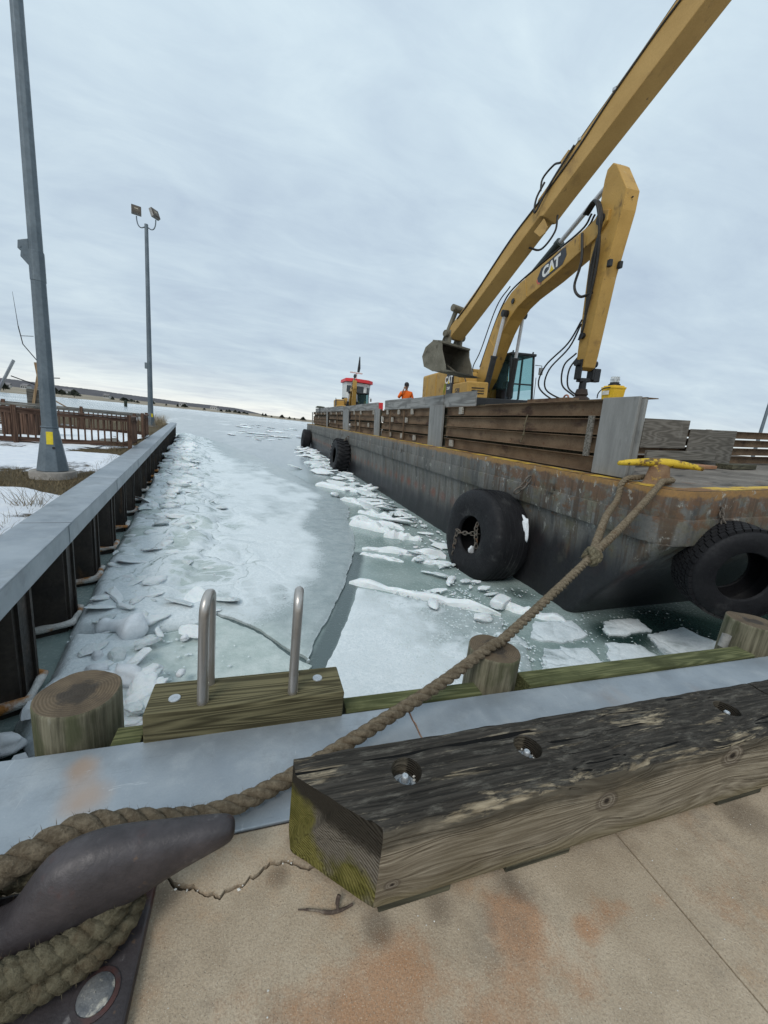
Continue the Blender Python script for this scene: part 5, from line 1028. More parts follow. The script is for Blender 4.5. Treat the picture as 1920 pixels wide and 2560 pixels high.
M_ply = wood('weathered plywood', (.095, .085, .072), (.185, .170, .148), 'x', 20, [((.24, .225, .20), 2.5, .58, .75)], bump=.002, fine=.35); M_blk = wood('pale wood block', (.22, .20, .17), (.40, .375, .33), 'x', 8, [])
bg = thing('barge', 'long grey steel hopper barge with rusty walls listing toward the channel', 'barge', B0, BR)
LB, WB, RC = 36.6, 10.5, .34
def outline(z, outw):
    f = max(0, (-.66-z))*.80; pts = []; r = RC if z > -.663 else .13
    ysd = list(np.arange(LB, r+f+.05, -.155)); 
    for y in ysd:
        dent = 0 if z > -.70 else .034*abs(math.sin(math.pi*y/.62))**.7*float(sst(-.70, -.95, np.array(z)))+.010*noise.noise(Vector((y*.6, z*1.3, 2)))
        dent += .008*noise.noise(Vector((y*1.7, z*2.0, 5))); pts.append(Vector((dent-outw, y, z)))
    for i in range(13):
        g = math.pi+math.pi/2*i/12; pts.append(Vector((r+(r+outw)*math.cos(g), r+f+(r+outw)*math.sin(g), z+.006*noise.noise(Vector((i, z, 3))))))
    for x in np.arange(r+.15, WB, .3): pts.append(Vector((x, f-outw+.012*noise.noise(Vector((x*1.5, z*2, 9))), z)))
    pts += [Vector((WB, f, z)), Vector((WB, LB, z))]; return pts
n_out = None; secs = []
for z, o_ in ((0, .030), (-.012, .038), (-.34, .038), (-.345, .055), (-.36, .060), (-.64, .060), (-.66, .052), (-.664, .0), (-.80, 0), (-1.0, 0), (-1.25, 0), (-1.5, 0), (-1.8, 0), (-2.1, 0), (-2.4, 0), (-2.9, 0)):
    q = outline(z, o_)
    if n_out is None: n_out = len(q)
    if len(q) != n_out:                           # keep the number of points as the bow rakes back
        L_ = [0]
        for a_, b_ in zip(q[:-1], q[1:]): L_.append(L_[-1]+(b_-a_).length)
        k = n_out-len(q); fr_ = q[len(q)-2-30:len(q)-2]; body = q
        while len(body) < n_out: body = body[:1]+[body[0].lerp(body[1], .5*(1-1e-3*len(body)))]+body[1:]
        q = body[:n_out]
    secs.append(q)
MB().loft(secs, cap=False).build('hull', M_hull, bg, smooth=35)
mb = MB(); q = outline(0, .030); mb.v = [tuple(p+Vector((0, 0, .001))) for p in q]; mb.f = [tuple(range(len(q)))]; mb.build('deck_plate', M_deck, bg)
mb = MB(); qa, qb = outline(.005, .026), outline(.005, -.20); k = len(qa)-2; mb.v = [tuple(p) for p in qa[:k]]+[tuple((p.x, p.y, .0055)) for p in qb[:k]]; mb.f = [(i, i+1, k+i+1, k+i) for i in range(k-1)]; mb.build('edge_paint', M_edgey, bg)
# kevel
M_kev = surf('chipped yellow kevel paint', (.56, .38, .025), (.68, .47, .04), 5, [((.13, .065, .030), 5.5, .48, .56), ((.045, .030, .022), 10, .57, .63)], .6, .1, .004)
kv = sub('kevel', bg, (.315, .50, 0), Matrix.Rotation(R(60), 3, 'Z')); kv.scale = (.9, .93, .93)
secs = []
for y, z, r in ((-.53, .245, .012), (-.515, .245, .030), (-.42, .262, .040), (-.25, .285, .050), (-.12, .295, .058), (0, .295, .062), (.12, .295, .058), (.25, .288, .050), (.42, .272, .042), (.515, .26, .032), (.53, .26, .014)):
    secs.append([Vector((r*1.05*math.cos(g), y, z+r*math.sin(g))) for g in (2*math.pi*j/16 for j in range(16))])
MB().loft(secs).build('horns', M_kev, kv, smooth=60); MB().loft([[Vector((a_*math.cos(g), b_*math.sin(g), z)) for g in (2*math.pi*j/20 for j in range(20))] for z, a_, b_ in ((0, .10, .20), (.04, .085, .165), (.20, .075, .13), (.29, .06, .12))]).build('post', surf('rusty kevel post', (.16, .085, .045), (.26, .17, .10), 9, [((.55, .36, .04), 8, .58, .66)], .8), kv, smooth=60)
# bin walls
wl = sub('side_wall', bg); fwl = sub('front_wall', bg)
def ibeam(y0, y1, z0, h, x=.30, axis='y'):
    mb = MB(); d = .10; ln = y1-y0; c = (y0+y1)/2
    def bx_(a_, zc, sx, sz):
        if axis == 'y': mb.box((a_, c, zc), (sx, ln, sz))
        else: mb.box((c, a_, zc), (ln, sx, sz))
    bx_(x+.02, z0+h/2, .010, h-.02); bx_(x, z0+.005, d, .010); bx_(x, z0+h-.005, d, .010); return mb
ZR = (.025, .30, .575, .85)
bays = [(.86, 6.55), (7.0, 12.5), (13.2, 18.45), (19.95, 25.6), (26.0, 34.3)]
for bi, (y0, y1) in enumerate(bays):
    for k, z0 in enumerate(ZR):
        o = ibeam(y0, y1, z0+(.006*math.sin(bi*3+k)), .235 if k < 3 else .215).build('rail', M_rust, wl); o.rotation_euler = (R(.12*math.sin(bi*5+k*2)), 0, 0)
for bi, (y0, y1) in enumerate(bays):                # inner lining boards close the bin behind the rails
    for k in range(4): boxo('lining_plank', M_block, wl, (.44+.03*(k % 2), (y0+y1)/2+(.3 if bi == 0 else 0), .14+.272*k), (.05, y1-y0+(-.3 if bi == 0 else .3), .30))
for y0, y1, x in ((6.58, 7.05, .21), (7.07, 7.48, .225), (12.52, 13.20, .21), (18.48, 19.2, .21), (19.22, 19.95, .22), (25.62, 26.0, .21), (34.2, 34.5, .22)):
    boxo('post_board', M_board, wl, (x, (y0+y1)/2, .555), (.06, y1-y0, 1.12), .006)
boxo('corner_board', M_board, wl, (.205, 1.135, .56), (.045, .57, 1.07), .004); boxo('corner_board', M_board, wl, (.254, 1.10, .555), (.045, .60, 1.06), .004)
boxo('upright_slat', M_gwood, wl, (.235, 1.62, .55), (.035, .10, .60), .004)
for y in (9.7, 11.2, 16.0, 16.9, 22.0): boxo('stiffener', M_rust, wl, (.235, y, .50), (.03, .06, .98))
for y, k in ((5.7, 3), (6.1, 0), (9.0, 3), (10.3, 3), (11.6, 3), (9.5, 2), (11.0, 2), (12.2, 2), (8.7, 0), (9.9, 0), (11.2, 0), (13.6, 3), (15.9, 3), (17.3, 3), (14.4, 1), (16.4, 1), (20.6, 3), (22.4, 3), (24.4, 3), (22.8, 1), (25.0, 1), (27.2, 3), (29, 3), (30.4, 2), (32, 3)): boxo('wood_block', M_blk, wl, (.262, y, ZR[k]+.115), (.055, .17, .17), .006, None)
for y0, y1, z0, z1, x in ((5.12, 6.70, 1.064, 1.41, .30), (6.76, 9.2, 1.064, 1.39, .29), (9.22, 12.05, 1.068, 1.42, .30), (13.05, 17.2, 1.064, 1.38, .30), (17.25, 20.5, 1.064, 1.36, .29), (20.6, 25.6, 1.064, 1.40, .30), (25.7, 32.6, 1.064, 1.42, .30)):
    boxo('top_board', M_boardy, wl, (x, (y0+y1)/2, (z0+z1)/2), (.05, y1-y0, z1-z0), .004)
boxo('top_plate', M_rust, wl, (.34, 2.7, 1.075), (.22, 3.8, .012)); MB().tube([Vector((.34, 2.32+.055*math.cos(g), 1.13+.055*math.sin(g))) for g in (2*math.pi*j/20 for j in range(20))], .014, 8, closed=True).build('lifting_ring', surf('red-rust ring', (.24, .09, .06), (.34, .15, .10), 8, [], .7), wl, smooth=60); boxo('plate_stack', M_rust, wl, (.42, 2.75, 1.11), (.25, 1.0, .07))
boxo('plywood_panel', M_ply, fwl, (3.46, 2.84, .62), (1.27, .02, .58), .002); boxo('plywood_panel', M_ply, fwl, (4.83, 2.80, .385), (1.44, .02, .71), .002); boxo('plank', M_gwood, fwl, (3.85, 2.70, .19), (2.0, .05, .19), .005); boxo('plank', M_gwood, fwl, (1.7, 2.84, .45), (2.2, .03, .8), .004)
for k in range(4): ibeam(.4, 10.2, .02+.185*k, .155, 2.90, 'x').build('rail', M_rust, fwl)
for x in (1.5, 5.0, 9.0): boxo('stiffener', M_rust, fwl, (x, 3.02, .38), (.08, .08, .74))
for x, y, sx, sy, sz, m_ in ((3.3, 2.1, .9, .35, .06, surf('orange-rust plate', (.26, .12, .055), (.38, .20, .11), 6, [], .8)), (4.4, 2.0, .7, .3, .09, M_block), (2.2, 2.3, 1.2, .1, .05, M_gwood)): boxo('deck_scrap', m_, fwl, (x, y, sz/2+.008), (sx, sy, sz), .006)
for y in (9.0, 19.0, 1.9): MB().prism([(-.06, 0), (.06, 0), (.03, .14), (-.03, .14)], (-.085, y, -.36), (0, 1, 0), (0, 0, 1), (1, 0, 0), .03).build('pad_eye', M_hull, bg)
# ============================================================ tyre fenders
M_rub = surf('black tyre rubber', (.010, .010, .012), (.020, .020, .022), 3, [((.050, .050, .050), 2.5, .56, .72), ((.085, .085, .083), 9, .66, .76)], .62, 0, .006, 30, spec=.22)
M_chain = surf('rusted chain', (.10, .085, .07), (.19, .165, .14), 20, [((.15, .075, .035), 10, .55, .7)], .75, .3, .003)
def chain(path, link_=.075, r=.009, parent=None, nm='chain', wide=.62):
    pts = resample([Vector(p) for p in path], link_*.72); mb = MB()
    for i in range(len(pts)-1):
        c = (pts[i]+pts[i+1])/2; d = (pts[i+1]-pts[i]).normalized(); a_, b_ = frame_of(d); a_ = a_ if i % 2 else b_; h = link_/2; w_ = link_*wide/2
        mb.tube([c+d*((h-w_*.0)*math.cos(g))+a_*(w_*math.sin(g)) for g in (2*math.pi*j/14 for j in range(14))], r, 6, closed=True)
    return mb.build(nm, M_chain, parent, smooth=70, fix=False)
def tyre(label, c, axis, Rt, wd, ri, tread, seed=0, spin=0.0):
    ax = Vector(axis).normalized(); a_, b_ = frame_of(ax, Vector((0, 0, 1))); Rm = Matrix((a_, b_, ax)).transposed(); t = thing('tyre_fender', label, 'tyre', c, Rm, 'tyre fenders on the barge'); h = wd/2
    o_ = [(ri, -h*.72), (ri*.97, -h*.80), (ri*1.02, -h*.92), (ri+(Rt-ri)*.28, -h*1.0), (ri+(Rt-ri)*.6, -h*1.0), (ri+(Rt-ri)*.85, -h*.93), (Rt*.965, -h*.84), (Rt*.992, -h*.70), (Rt, -h*.35), (Rt, h*.35), (Rt*.992, h*.70), (Rt*.965, h*.84), (ri+(Rt-ri)*.85, h*.93), (ri+(Rt-ri)*.6, h), (ri+(Rt-ri)*.28, h), (ri*1.02, h*.92), (ri*.97, h*.80), (ri, h*.72)]
    i_ = [(ri+(Rt-ri)*.35, h*.84), (ri+(Rt-ri)*.7, h*.82), (Rt*.90, h*.6), (Rt*.91, 0), (Rt*.90, -h*.6), (ri+(Rt-ri)*.7, -h*.82), (ri+(Rt-ri)*.35, -h*.84)]
    mb = MB().lathe(o_+i_, 72, closed=True)
    if tread == 'worn':
        for i, v in enumerate(mb.v): p = Vector(v); mb.v[i] = tuple(p*(1+.018*noise.noise(p*2.2+Vector((seed, 0, 0)))+.006*noise.noise(p*9)))
    cs = mb.build('carcass', M_rub, t, smooth=38)
    if tread == 'lug':
        g_ = MB(); n = 26
        for k in range(n):
            for s_ in (-1, 1):
                p_ = []
                for q in range(7):
                    u = q/6; g = 2*math.pi*(k+(.5 if s_ > 0 else 0))/n+.16*u*u; hh = s_*h*(.04+.93*u); r = Rt*(1.012 if u < .8 else 1.012-.05*(u-.8)/.2); p_.append(Vector((r*math.cos(g), r*math.sin(g), hh)))
                secs = []
                for q, p in enumerate(p_):
                    dd = (p_[min(q+1, 6)]-p_[max(q-1, 0)]).normalized(); n_ = Vector((p.x, p.y, 0)).normalized(); sd_ = dd.cross(n_).normalized(); w_ = Rt*.052; secs.append([p+sd_*w_+n_*-.05, p+sd_*w_*.75+n_*.03*Rt, p-sd_*w_*.75+n_*.03*Rt, p-sd_*w_+n_*-.05])
                g_.loft(secs)
        g_.build('tread_lugs', M_rub, t, smooth=40)
    if tread == 'block':
        g_ = MB(); n = 44
        for row, (h0, h1) in enumerate(((-.80, -.50), (-.45, -.18), (-.13, .13), (.18, .45), (.50, .80))):
            for k in range(n):
                g0 = 2*math.pi*(k+.25*(row % 2)*2)/n; g1 = g0+2*math.pi/n*.84; rr = [Rt*.95, Rt*1.04]; vv = []
                for r in rr:
                    for hh, sk in ((h0, 0), (h1, .03)):
                        for g in (g0, g1): vv.append((r*math.cos(g+sk), r*math.sin(g+sk), h*hh))
                g_.add(vv, [(0, 1, 3, 2), (4, 6, 7, 5), (0, 4, 5, 1), (2, 3, 7, 6), (0, 2, 6, 4), (1, 5, 7, 3)])
        g_.build('tread_blocks', M_rub, t)
    if tread == 'worn':
        g_ = MB()
        for hh in (-.45, -.2, .05, .3, .55): g_.tube([Vector((Rt*1.004*math.cos(g), Rt*1.004*math.sin(g), h*hh)) for g in (2*math.pi*j/60 for j in range(60))], .008, 5, closed=True)
        g_.build('tread_ribs', M_rub, t, smooth=60)
    return t
AXH = BR @ Vector((-1, 0, 0))
def hull_x(z): return 4.55-(z-1.01)*math.sin(R(4))     # outer plate at a height
def snowlump(parent, c, s, seed):
    me = blob_mesh('snow_lump', s[0], s[1], s[2], seed, False, M_snow, 3, .45); return link('snow_lump', me, parent, c)
T1 = tyre('nearest giant worn tyre on the barge side, chained through its hub', (4.16, 6.05, -.43), (-1, -.06, .04), .87, .78, .36, 'worn', 3)
i1 = T1.matrix_world.inverted() if False else (Matrix.Translation(T1.location) @ T1.matrix_world.to_3x3().to_4x4()).inverted()
def tl(T, p): return (Matrix.Translation(T.location) @ T.rotation_euler.to_matrix().to_4x4()).inverted() @ Vector(p)
chain([tl(T1, p) for p in smoothpath([(4.50, 5.50, .80), (4.40, 5.52, .62), (4.22, 5.58, .44)], 5)], .17, .016, T1)
chain([tl(T1, p) for p in smoothpath([(3.79, 6.42, -1.10), (3.74, 6.38, -.85), (3.76, 6.40, -.42)], 6)], .11, .012, T1); chain([tl(T1, p) for p in smoothpath([(3.76, 6.40, -.42), (3.74, 6.25, -.44), (3.84, 6.05, -.40), (4.0, 5.95, -.38)], 6)], .11, .012, T1)
chain([tl(T1, p) for p in smoothpath([(3.92, 5.85, -.10), (3.84, 5.88, -.2), (3.86, 5.80, -.62)], 6)], .11, .012, T1)
snowlump(T1, tl(T1, (4.42, 5.36, -.12)), (.16, .24, .05), 3); snowlump(T1, tl(T1, (3.95, 6.08, -.745)), (.03, .10, .07), 5)
T2 = tyre('second tyre along the barge side, with deep bar lugs', (4.20, 20.6, -.36), (-1, -.04, .07), .90, .72, .42, 'lug', 5); chain([tl(T2, p) for p in [(4.5, 20.2, .72), (4.4, 20.25, .60), (4.28, 20.3, .48)]], .2, .02, T2)
T3 = tyre('farthest tyre at the barge stern corner', (4.20, 37.0, -.38), (-1, 0, .07), .88, .78, .40, 'worn', 8)
T4 = tyre('truck tyre with block tread hung on the barge bow', (5.46, 2.80, .14), (-.42, -.90, -.06), .555, .44, .30, 'block', 11); chain([tl(T4, p) for p in smoothpath([(5.28, 3.00, .86), (5.29, 2.96, .72), (5.33, 2.90, .58)], 5)], .075, .010, T4)
# beacon lamp on the wall corner
bc = thing('beacon_lamp', 'yellow battery beacon lamp with clear lens on the wall end', 'beacon', bw(.32, 1.40, 1.083), BR); M_yplas = surf('yellow plastic case', (.66, .40, .012), (.76, .47, .02), 8, [((.45, .27, .02), 12, .6, .75)], .45)
MB().loft([[Vector((sx*a_, sy*b_, z)) for sx, sy in ((-1, -1), (1, -1), (1, 1), (-1, 1))] for z, a_, b_ in ((0, .096, .096), (.14, .106, .106), (.142, .112, .112), (.165, .112, .112), (.166, .095, .095), (.185, .09, .09))]).build('case', M_yplas, bc, bevel=.006); MB().lathe([(.001, .186), (.078, .186), (.078, .205), (.06, .212), (.06, .23), (.001, .23)], 24).build('collar', M_black, bc, smooth=40)
t = NT('clear lens'); M_clear = t.done((.80, .84, .85), .12, 0, None, Transmission_Weight=.6, Alpha=1.0)
MB().lathe([(.056, .231), (.058, .29), (.054, .305), (.001, .31)], 24).build('lens', M_clear, bc, smooth=50); MB().lathe([(.060, .262), (.063, .262), (.063, .268), (.060, .268)], 24, closed=True).build('lens_ring', M_bolt, bc); MB().lathe([(.02, .232), (.026, .27), (.012, .295), (.001, .295)], 16).build('bulb', M_bolt, bc, smooth=50)
MB().box((-.115, .02, .085), (.004, .11, .055)).build('label_plate', M_white, bc, M_white and 0); MB().tube(smoothpath([(-.095, -.06, .16), (-.16, .02, .14), (-.19, .07, .08), (-.17, .10, .01)], 6), .008, 8).build('handle_cord', M_black, bc, smooth=60)
wr = thing('rope_scrap', 'frayed rope end dangling from the top rail of the barge wall', 'rope', bw(.235, 3.10, .84), BR); MB().tube(smoothpath([(0, 0, .03), (-.02, .02, -.1), (-.02, .03, -.28), (-.03, .02, -.36), (-.02, .10, -.48)], 6), .010, 7).build('strand', M_ropegreen, wr, smooth=60); MB().tube([(-.035+.02*math.cos(g), .02+.02*math.sin(g), -.34+.01*math.sin(2*g)) for g in (2*math.pi*j/12 for j in range(12))], .009, 6, closed=True).build('knot', M_ropegreen, wr, smooth=60)
# ============================================================ excavators
M_cat = surf('worn machine yellow', (.420, .245, .055), (.515, .310, .078), 1.6, [((.23, .13, .040), 2.2, .54, .72), ((.075, .048, .026), 3.2, .63, .76, (1, 1, .35)), ((.10, .062, .032), 9, .64, .74), ((.50, .37, .18), 5, .64, .8)], .55, 0, .0015, 60, spec=.4)
M_catlr = surf('dusty ochre boom paint', (.375, .232, .072), (.450, .288, .098), 1.2, [((.24, .145, .052), 1.8, .56, .74), ((.085, .055, .03), 4, .66, .77, (1, 1, .3)), ((.12, .075, .04), 11, .66, .76)], .6, 0, .0015, 60)
M_dark = surf('black machine paint', (.014, .015, .017), (.030, .031, .033), 3, [((.060, .055, .050), 6, .62, .78)], .5, .1, .002)
M_chrome = NT('chromed rod').done((.52, .53, .55), .45, .4)
M_dirtst = surf('muddy worn steel', (.135, .125, .095), (.215, .200, .158), 3, [((.07, .06, .045), 4, .56, .7), ((.26, .22, .16), 9, .62, .75)], .75, .3, .004)
M_bkin = surf('muddy bucket inside', (.055, .050, .040), (.10, .092, .074), 3, [], .85, .1, .004); M_hose = surf('hydraulic hose', (.014, .013, .012), (.030, .028, .026), 10, [], .55); M_decal = surf('decal charcoal', (.030, .033, .042), (.045, .048, .058), 4, [], .5); M_decw = surf('decal white', (.70, .70, .68), (.78, .78, .76), 6, [], .5); M_decr = surf('decal red', (.52, .11, .07), (.60, .15, .09), 4, [], .5); M_decy = surf('decal yellow', (.66, .46, .02), (.72, .52, .03), 4, [], .5)
t = NT('tinted cab glass'); M_glass = t.done((.30, .52, .52), .05, 0, None, Transmission_Weight=.93, IOR=1.03)
def cylinder(parent, p, q, r, f0=.52, barrel=None, nm='hydraulic_cylinder'):
    p, q = Vector(p), Vector(q); s_ = sub(nm, parent); d = q-p; m_ = p+d*f0
    MB().tube([p, p+d*.02, m_-d*.03, m_-d*.029, m_], [r, r, r, r*1.14, r*1.14], 16).build('barrel', barrel or M_dark, s_, smooth=40); MB().cyl(m_, q, r*.55, 14).build('rod', M_chrome, s_, smooth=40); MB().tube([q-d.normalized()*r*.9, q+d.normalized()*r*.9], r*1.1, 12).build('rod_eye', M_dark, s_, smooth=40); return s_
def hoses(parent, paths, r=.022, mat=None):
    for pth in paths: MB().tube(smoothpath(pth, 6), r, 7).build('hose', mat or M_hose, parent, smooth=60)
def excavator(label, loc, rot, a, bl, b, sl, boom, stick, bw_, sw_, my, scale=1.0, logo=True, number='336F', nm='excavator', cyl2=True, far=False):
    T = thing(nm, label, 'excavator', loc, rot, 'excavators')
    if scale != 1: T.scale = (scale,)*3
    uc = sub('undercarriage', T)
    MB().box((0, 0, .62), (2.2, 1.7, .5)).build('centre_frame', M_dark, uc); MB().lathe([(.001, .86), (.75, .86), (.75, 1.14), (.001, 1.14)], 24).build('slew_ring', M_dark, uc, smooth=40)
    for s in (-1, 1):
        tr = MB(); P_ = [(-1.95, .0), (1.95, .0), (2.35, .18), (2.48, .52), (2.35, .86), (1.95, 1.03), (-1.95, 1.03), (-2.35, .86), (-2.48, .52), (-2.35, .18)]; tr.prism(P_, (0, s*1.3, 0), (1, 0, 0), (0, 0, 1), (0, 1, 0), .62)
        for k in range(24): tr.box((-2.0+k*.174, s*1.3, 1.045), (.10, .78, .03)); tr.box((-2.0+k*.174, s*1.3, .012), (.10, .78, .03))
        tr.build('track', M_dark, uc)
    hs = sub('house', T)
    MB().box((-.6, 0, 1.28), (4.6, 2.9, .28)).build('platform', M_dark, hs, bevel=.03)
    cwp = [(-2.35, -1.46), (-2.35, 1.46), (-3.0, 1.46), (-3.35, 1.15), (-3.5, .5), (-3.5, -.5), (-3.35, -1.15), (-3.0, -1.46)]
    MB().prism(cwp, (0, 0, 1.95), (1, 0, 0), (0, 1, 0), (0, 0, 1), 1.22).build('counterweight', my, hs, bevel=.10)
    for x0, x1 in ((-2.33, -1.32), (-1.30, -.22)): MB().box(((x0+x1)/2, -1.03, 1.98), (x1-x0, .88, 1.14)).build('side_door', my, hs, bevel=.07)
    MB().box((-1.3, 1.05, 1.95), (2.05, .82, 1.08)).build('side_door', my, hs, bevel=.07); MB().box((-1.35, .05, 2.05), (2.0, 1.35, 1.25)).build('hood', my, hs, bevel=.06); MB().box((-1.5, -.5, 2.72), (.55, .5, .14)).build('air_intake', M_dark, hs, bevel=.04)
    MB().tube([(-2.0, .4, 2.6), (-2.0, .4, 3.0), (-2.1, .4, 3.12)], .07, 12).build('exhaust', M_dark, hs, smooth=50)
    dp = MB().box((.06, -1.04, 1.92), (.52, .87, 1.05)).build('decal_panel', M_decal, hs, bevel=.03)
    MB().box((.62, -1.05, 2.16), (.55, .74, .42)).build('tank', my, hs, bevel=.05); bx_ = MB().box((1.02, -1.03, 1.67), (1.30, .84, .58)).build('tool_box', my, hs, bevel=.05)
    for k in range(3): MB().box((1.682, -1.03, 1.56+.09*k), (.012, .5, .03)).build('vent_slot', M_dark, bx_)
    MB().tube(smoothpath([(.4, -1.44, 2.35), (.4, -1.46, 2.62), (1.0, -1.46, 2.5), (1.5, -1.44, 1.95)], 5), .018, 6).build('hand_rail', M_dark, hs, smooth=60)
    fc = Matrix(((1, 0, 0, 0), (0, 0, -1, 0), (0, 1, 0, 0), (0, 0, 0, 1)))    # text that faces -y
    if logo:
        text('logo_letters', 'CAT', .36, M_decw, dp, Matrix.Translation((.06, -1.481, 2.12)) @ fc, bold=.012); text('model_number', number, .15, M_decw, dp, Matrix.Translation((.06, -1.481, 1.80)) @ fc, bold=.004); text('owner_letters', 'GBI', .26, M_decal, bx_, Matrix.Translation((.85, -1.455, 1.66)) @ fc, bold=.006)
        MB().prism([(-.09, 0), (.09, 0), (0, .16)], (.06, -1.484, 1.985), (1, 0, 0), (0, 0, 1), (0, 1, 0), .004).build('logo_triangle', M_decy, dp)
    # cab
    cb_ = sub('cab', T); x0, x1, y0, y1, z0, z1 = -.45, 1.32, .50, 1.48, 1.40, 3.08; pr = .07
    for (x, y, xt) in ((x1, y0, x1-.22), (x1, y1, x1-.22), (x0, y0, x0), (x0, y1, x0)): MB().bar((x, y, z0), (xt, y, z1), pr, pr, Vector((0, 1, 0))).build('pillar', M_dark, cb_, bevel=.012)
    MB().bar((.35, y1, z0), (.35, y1, z1), pr, pr*.8, Vector((0, 1, 0))).build('pillar', M_dark, cb_); MB().box(((x0+x1)/2-.08, (y0+y1)/2, z1+.02), (x1-x0-.05, y1-y0+.12, .10)).build('roof', M_dark, cb_, bevel=.03); MB().box(((x0+x1)/2, (y0+y1)/2, z0-.02), (x1-x0+.05, y1-y0+.06, .14)).build('floor', M_dark, cb_, bevel=.02)
    MB().bar((x1-.075, y0, 2.02), (x1-.075, y1, 2.02), .05, .05).build('window_bar', M_dark, cb_); MB().box((x0, (y0+y1)/2, (z0+z1)/2), (.03, y1-y0-.06, z1-z0)).build('rear_panel', M_dark, cb_)
    MB().add([(x1-.035, y0+.03, z0+.06), (x1-.035, y1-.03, z0+.06), (x1-.20, y1-.03, z1-.04), (x1-.20, y0+.03, z1-.04)], [(0, 1, 2, 3)]).build('windshield', M_glass, cb_, fix=False)
    for y in (y0, y1): MB().add([(x0+.04, y, z0+.45), (x1-.08, y, z0+.45), (x1-.22, y, z1-.04), (x0+.04, y, z1-.04)], [(0, 1, 2, 3)]).build('side_glass', M_glass, cb_, fix=False)
    MB().box((.1, 1.0, 1.75), (.5, .5, .45)).box((-.12, 1.0, 2.2), (.14, .48, .75)).build('seat', M_decal, cb_, bevel=.05); MB().box((.75, .62, 1.8), (.3, .12, .7)).build('console', M_decal, cb_, bevel=.03)
    for y in (y0+.1, y1-.02): MB().tube([(x1-.28, y, z1+.06), (x1-.24, y, z1+.15)], .03, 8).build('work_lamp', M_dark, cb_, smooth=50)
    mr = sub('mirror', cb_); MB().tube([(x1-.1, y1+.03, 2.75), (x1+.05, y1+.22, 2.72), (x1+.05, y1+.22, 2.4)], .014, 6).build('mirror_arm', M_dark, mr, smooth=50); MB().box((x1+.05, y1+.20, 2.52), (.06, .16, .26)).build('mirror_glass', M_flood, mr, bevel=.015); MB().tube([(x1-.05, y1+.10, 2.3), (x1+.0, y1+.08, 1.5)], .012, 6).build('grab_bar', M_dark, cb_, smooth=50)
    # boom
    F = Vector((.15, 0, 2.0)); u = Vector((math.cos(a), 0, math.sin(a))); v = Vector((-math.sin(a), 0, math.cos(a))); yv = Vector((0, 1, 0)); bp = lambda q: F+u*q[0]+v*q[1]
    bs = sub('boom', T); MB().prism(boom, F, u, v, yv, bw_).build('boom_box', my, bs, bevel=.02)
    el = max(boom, key=lambda q: q[1]); elp = (el[0]+.1, el[1]-.5)
    for s in (-1, 1): cylinder(T, (1.25, s*.52, 1.55), bp(elp)+yv*(s*(bw_/2+.10)), .105, .50)
    MB().cyl(bp(elp)-yv*(bw_/2+.2), bp(elp)+yv*(bw_/2+.2), .11, 16).build('cylinder_pin', M_dark, bs, smooth=40); MB().cyl(F-yv*.5, F+yv*.5, .13, 16).build('foot_pin', M_dark, bs, smooth=40)
    pin = F+u*bl; d = Vector((math.cos(b), 0, math.sin(b))); n = Vector((-math.sin(b), 0, math.cos(b))); sp_ = lambda q: pin+d*q[0]+n*q[1]
    ss_ = sub('stick', T); MB().prism(stick, pin, d, n, yv, sw_).build('stick_box', my, ss_, bevel=.016)
    MB().cyl(pin-yv*(bw_/2+.05), pin+yv*(bw_/2+.05), .12, 18).build('stick_pin', M_dark, ss_, smooth=40); tip = pin+d*sl
    if cyl2: cylinder(T, bp((el[0]-.1, el[1]+.12)), sp_((-.98, -.02)), .12, .58, surf('green-black barrel', (.016, .024, .022), (.030, .040, .036), 3, [], .5))
    return T, bs, ss_, bp, sp_, tip, u, v, d, n, pin, fc
thb = -.054; RM = BR @ Matrix.Rotation(math.atan2(-math.cos(thb), math.sin(thb)), 3, 'Z')
boom1 = [(-.28, .0), (-.15, .25), (.6, .66), (1.5, 1.16), (2.0, 1.38), (2.5, 1.50), (3.0, 1.50), (3.5, 1.38), (4.6, .92), (6.2, .24), (6.6, .18), (6.75, .0), (6.62, -.18), (6.2, -.24), (4.6, .26), (3.6, .64), (3.1, .76), (2.6, .76), (2.1, .62), (1.5, .34), (.6, -.14), (0, -.27)]
stick1 = [(-1.10, -.16), (-1.16, .0), (-1.06, .13), (-.40, .56), (-.0, .55), (1.3, .32), (3.1, .18), (3.38, .14), (3.46, 0), (3.38, -.13), (3.0, -.16), (1.5, -.24), (.35, -.29), (0, -.26), (-.2, -.22), (-.9, -.2)]
T, bs, ss_, bp, sp_, tip, u, v, d, n, pin, fc = excavator('yellow excavator on the barge with charcoal boom logo and black cab', bw(4.096, 11.209, .176), RM, .555, 6.507, -1.591, 3.269, boom1, stick1, .52, .38, M_cat)
yv = Vector((0, 1, 0)); fs = -.52/2-.004
bpo = bp; u0, v0 = u, v; ca, sa = math.cos(-.36), math.sin(-.36); u = u0*ca+v0*sa; v = v0*ca-u0*sa; C0 = bpo((4.75, .55)); bp = lambda q: C0+u*(q[0]-3.95)+v*(q[1]-.80)
dc = MB().prism([(q[0]*.86, q[1]*.82) for q in ((-.62, -.17), (-.50, -.25), (.60, -.25), (.78, -.05), (.74, .22), (.62, .26), (-.45, .24), (-.66, -.02))], bp((3.95, .80))+yv*fs, u, v, yv, .006).build('logo_plate', M_decal, bs); MB().prism([(q[0]*.86, q[1]*.82) for q in ((-.66, -.04), (-.60, -.20), (-.50, -.26), (-.40, -.26), (-.55, -.02))], bp((3.89, .79))+yv*(fs+.004), u, v, yv, .006).build('logo_flash', M_decr, dc)
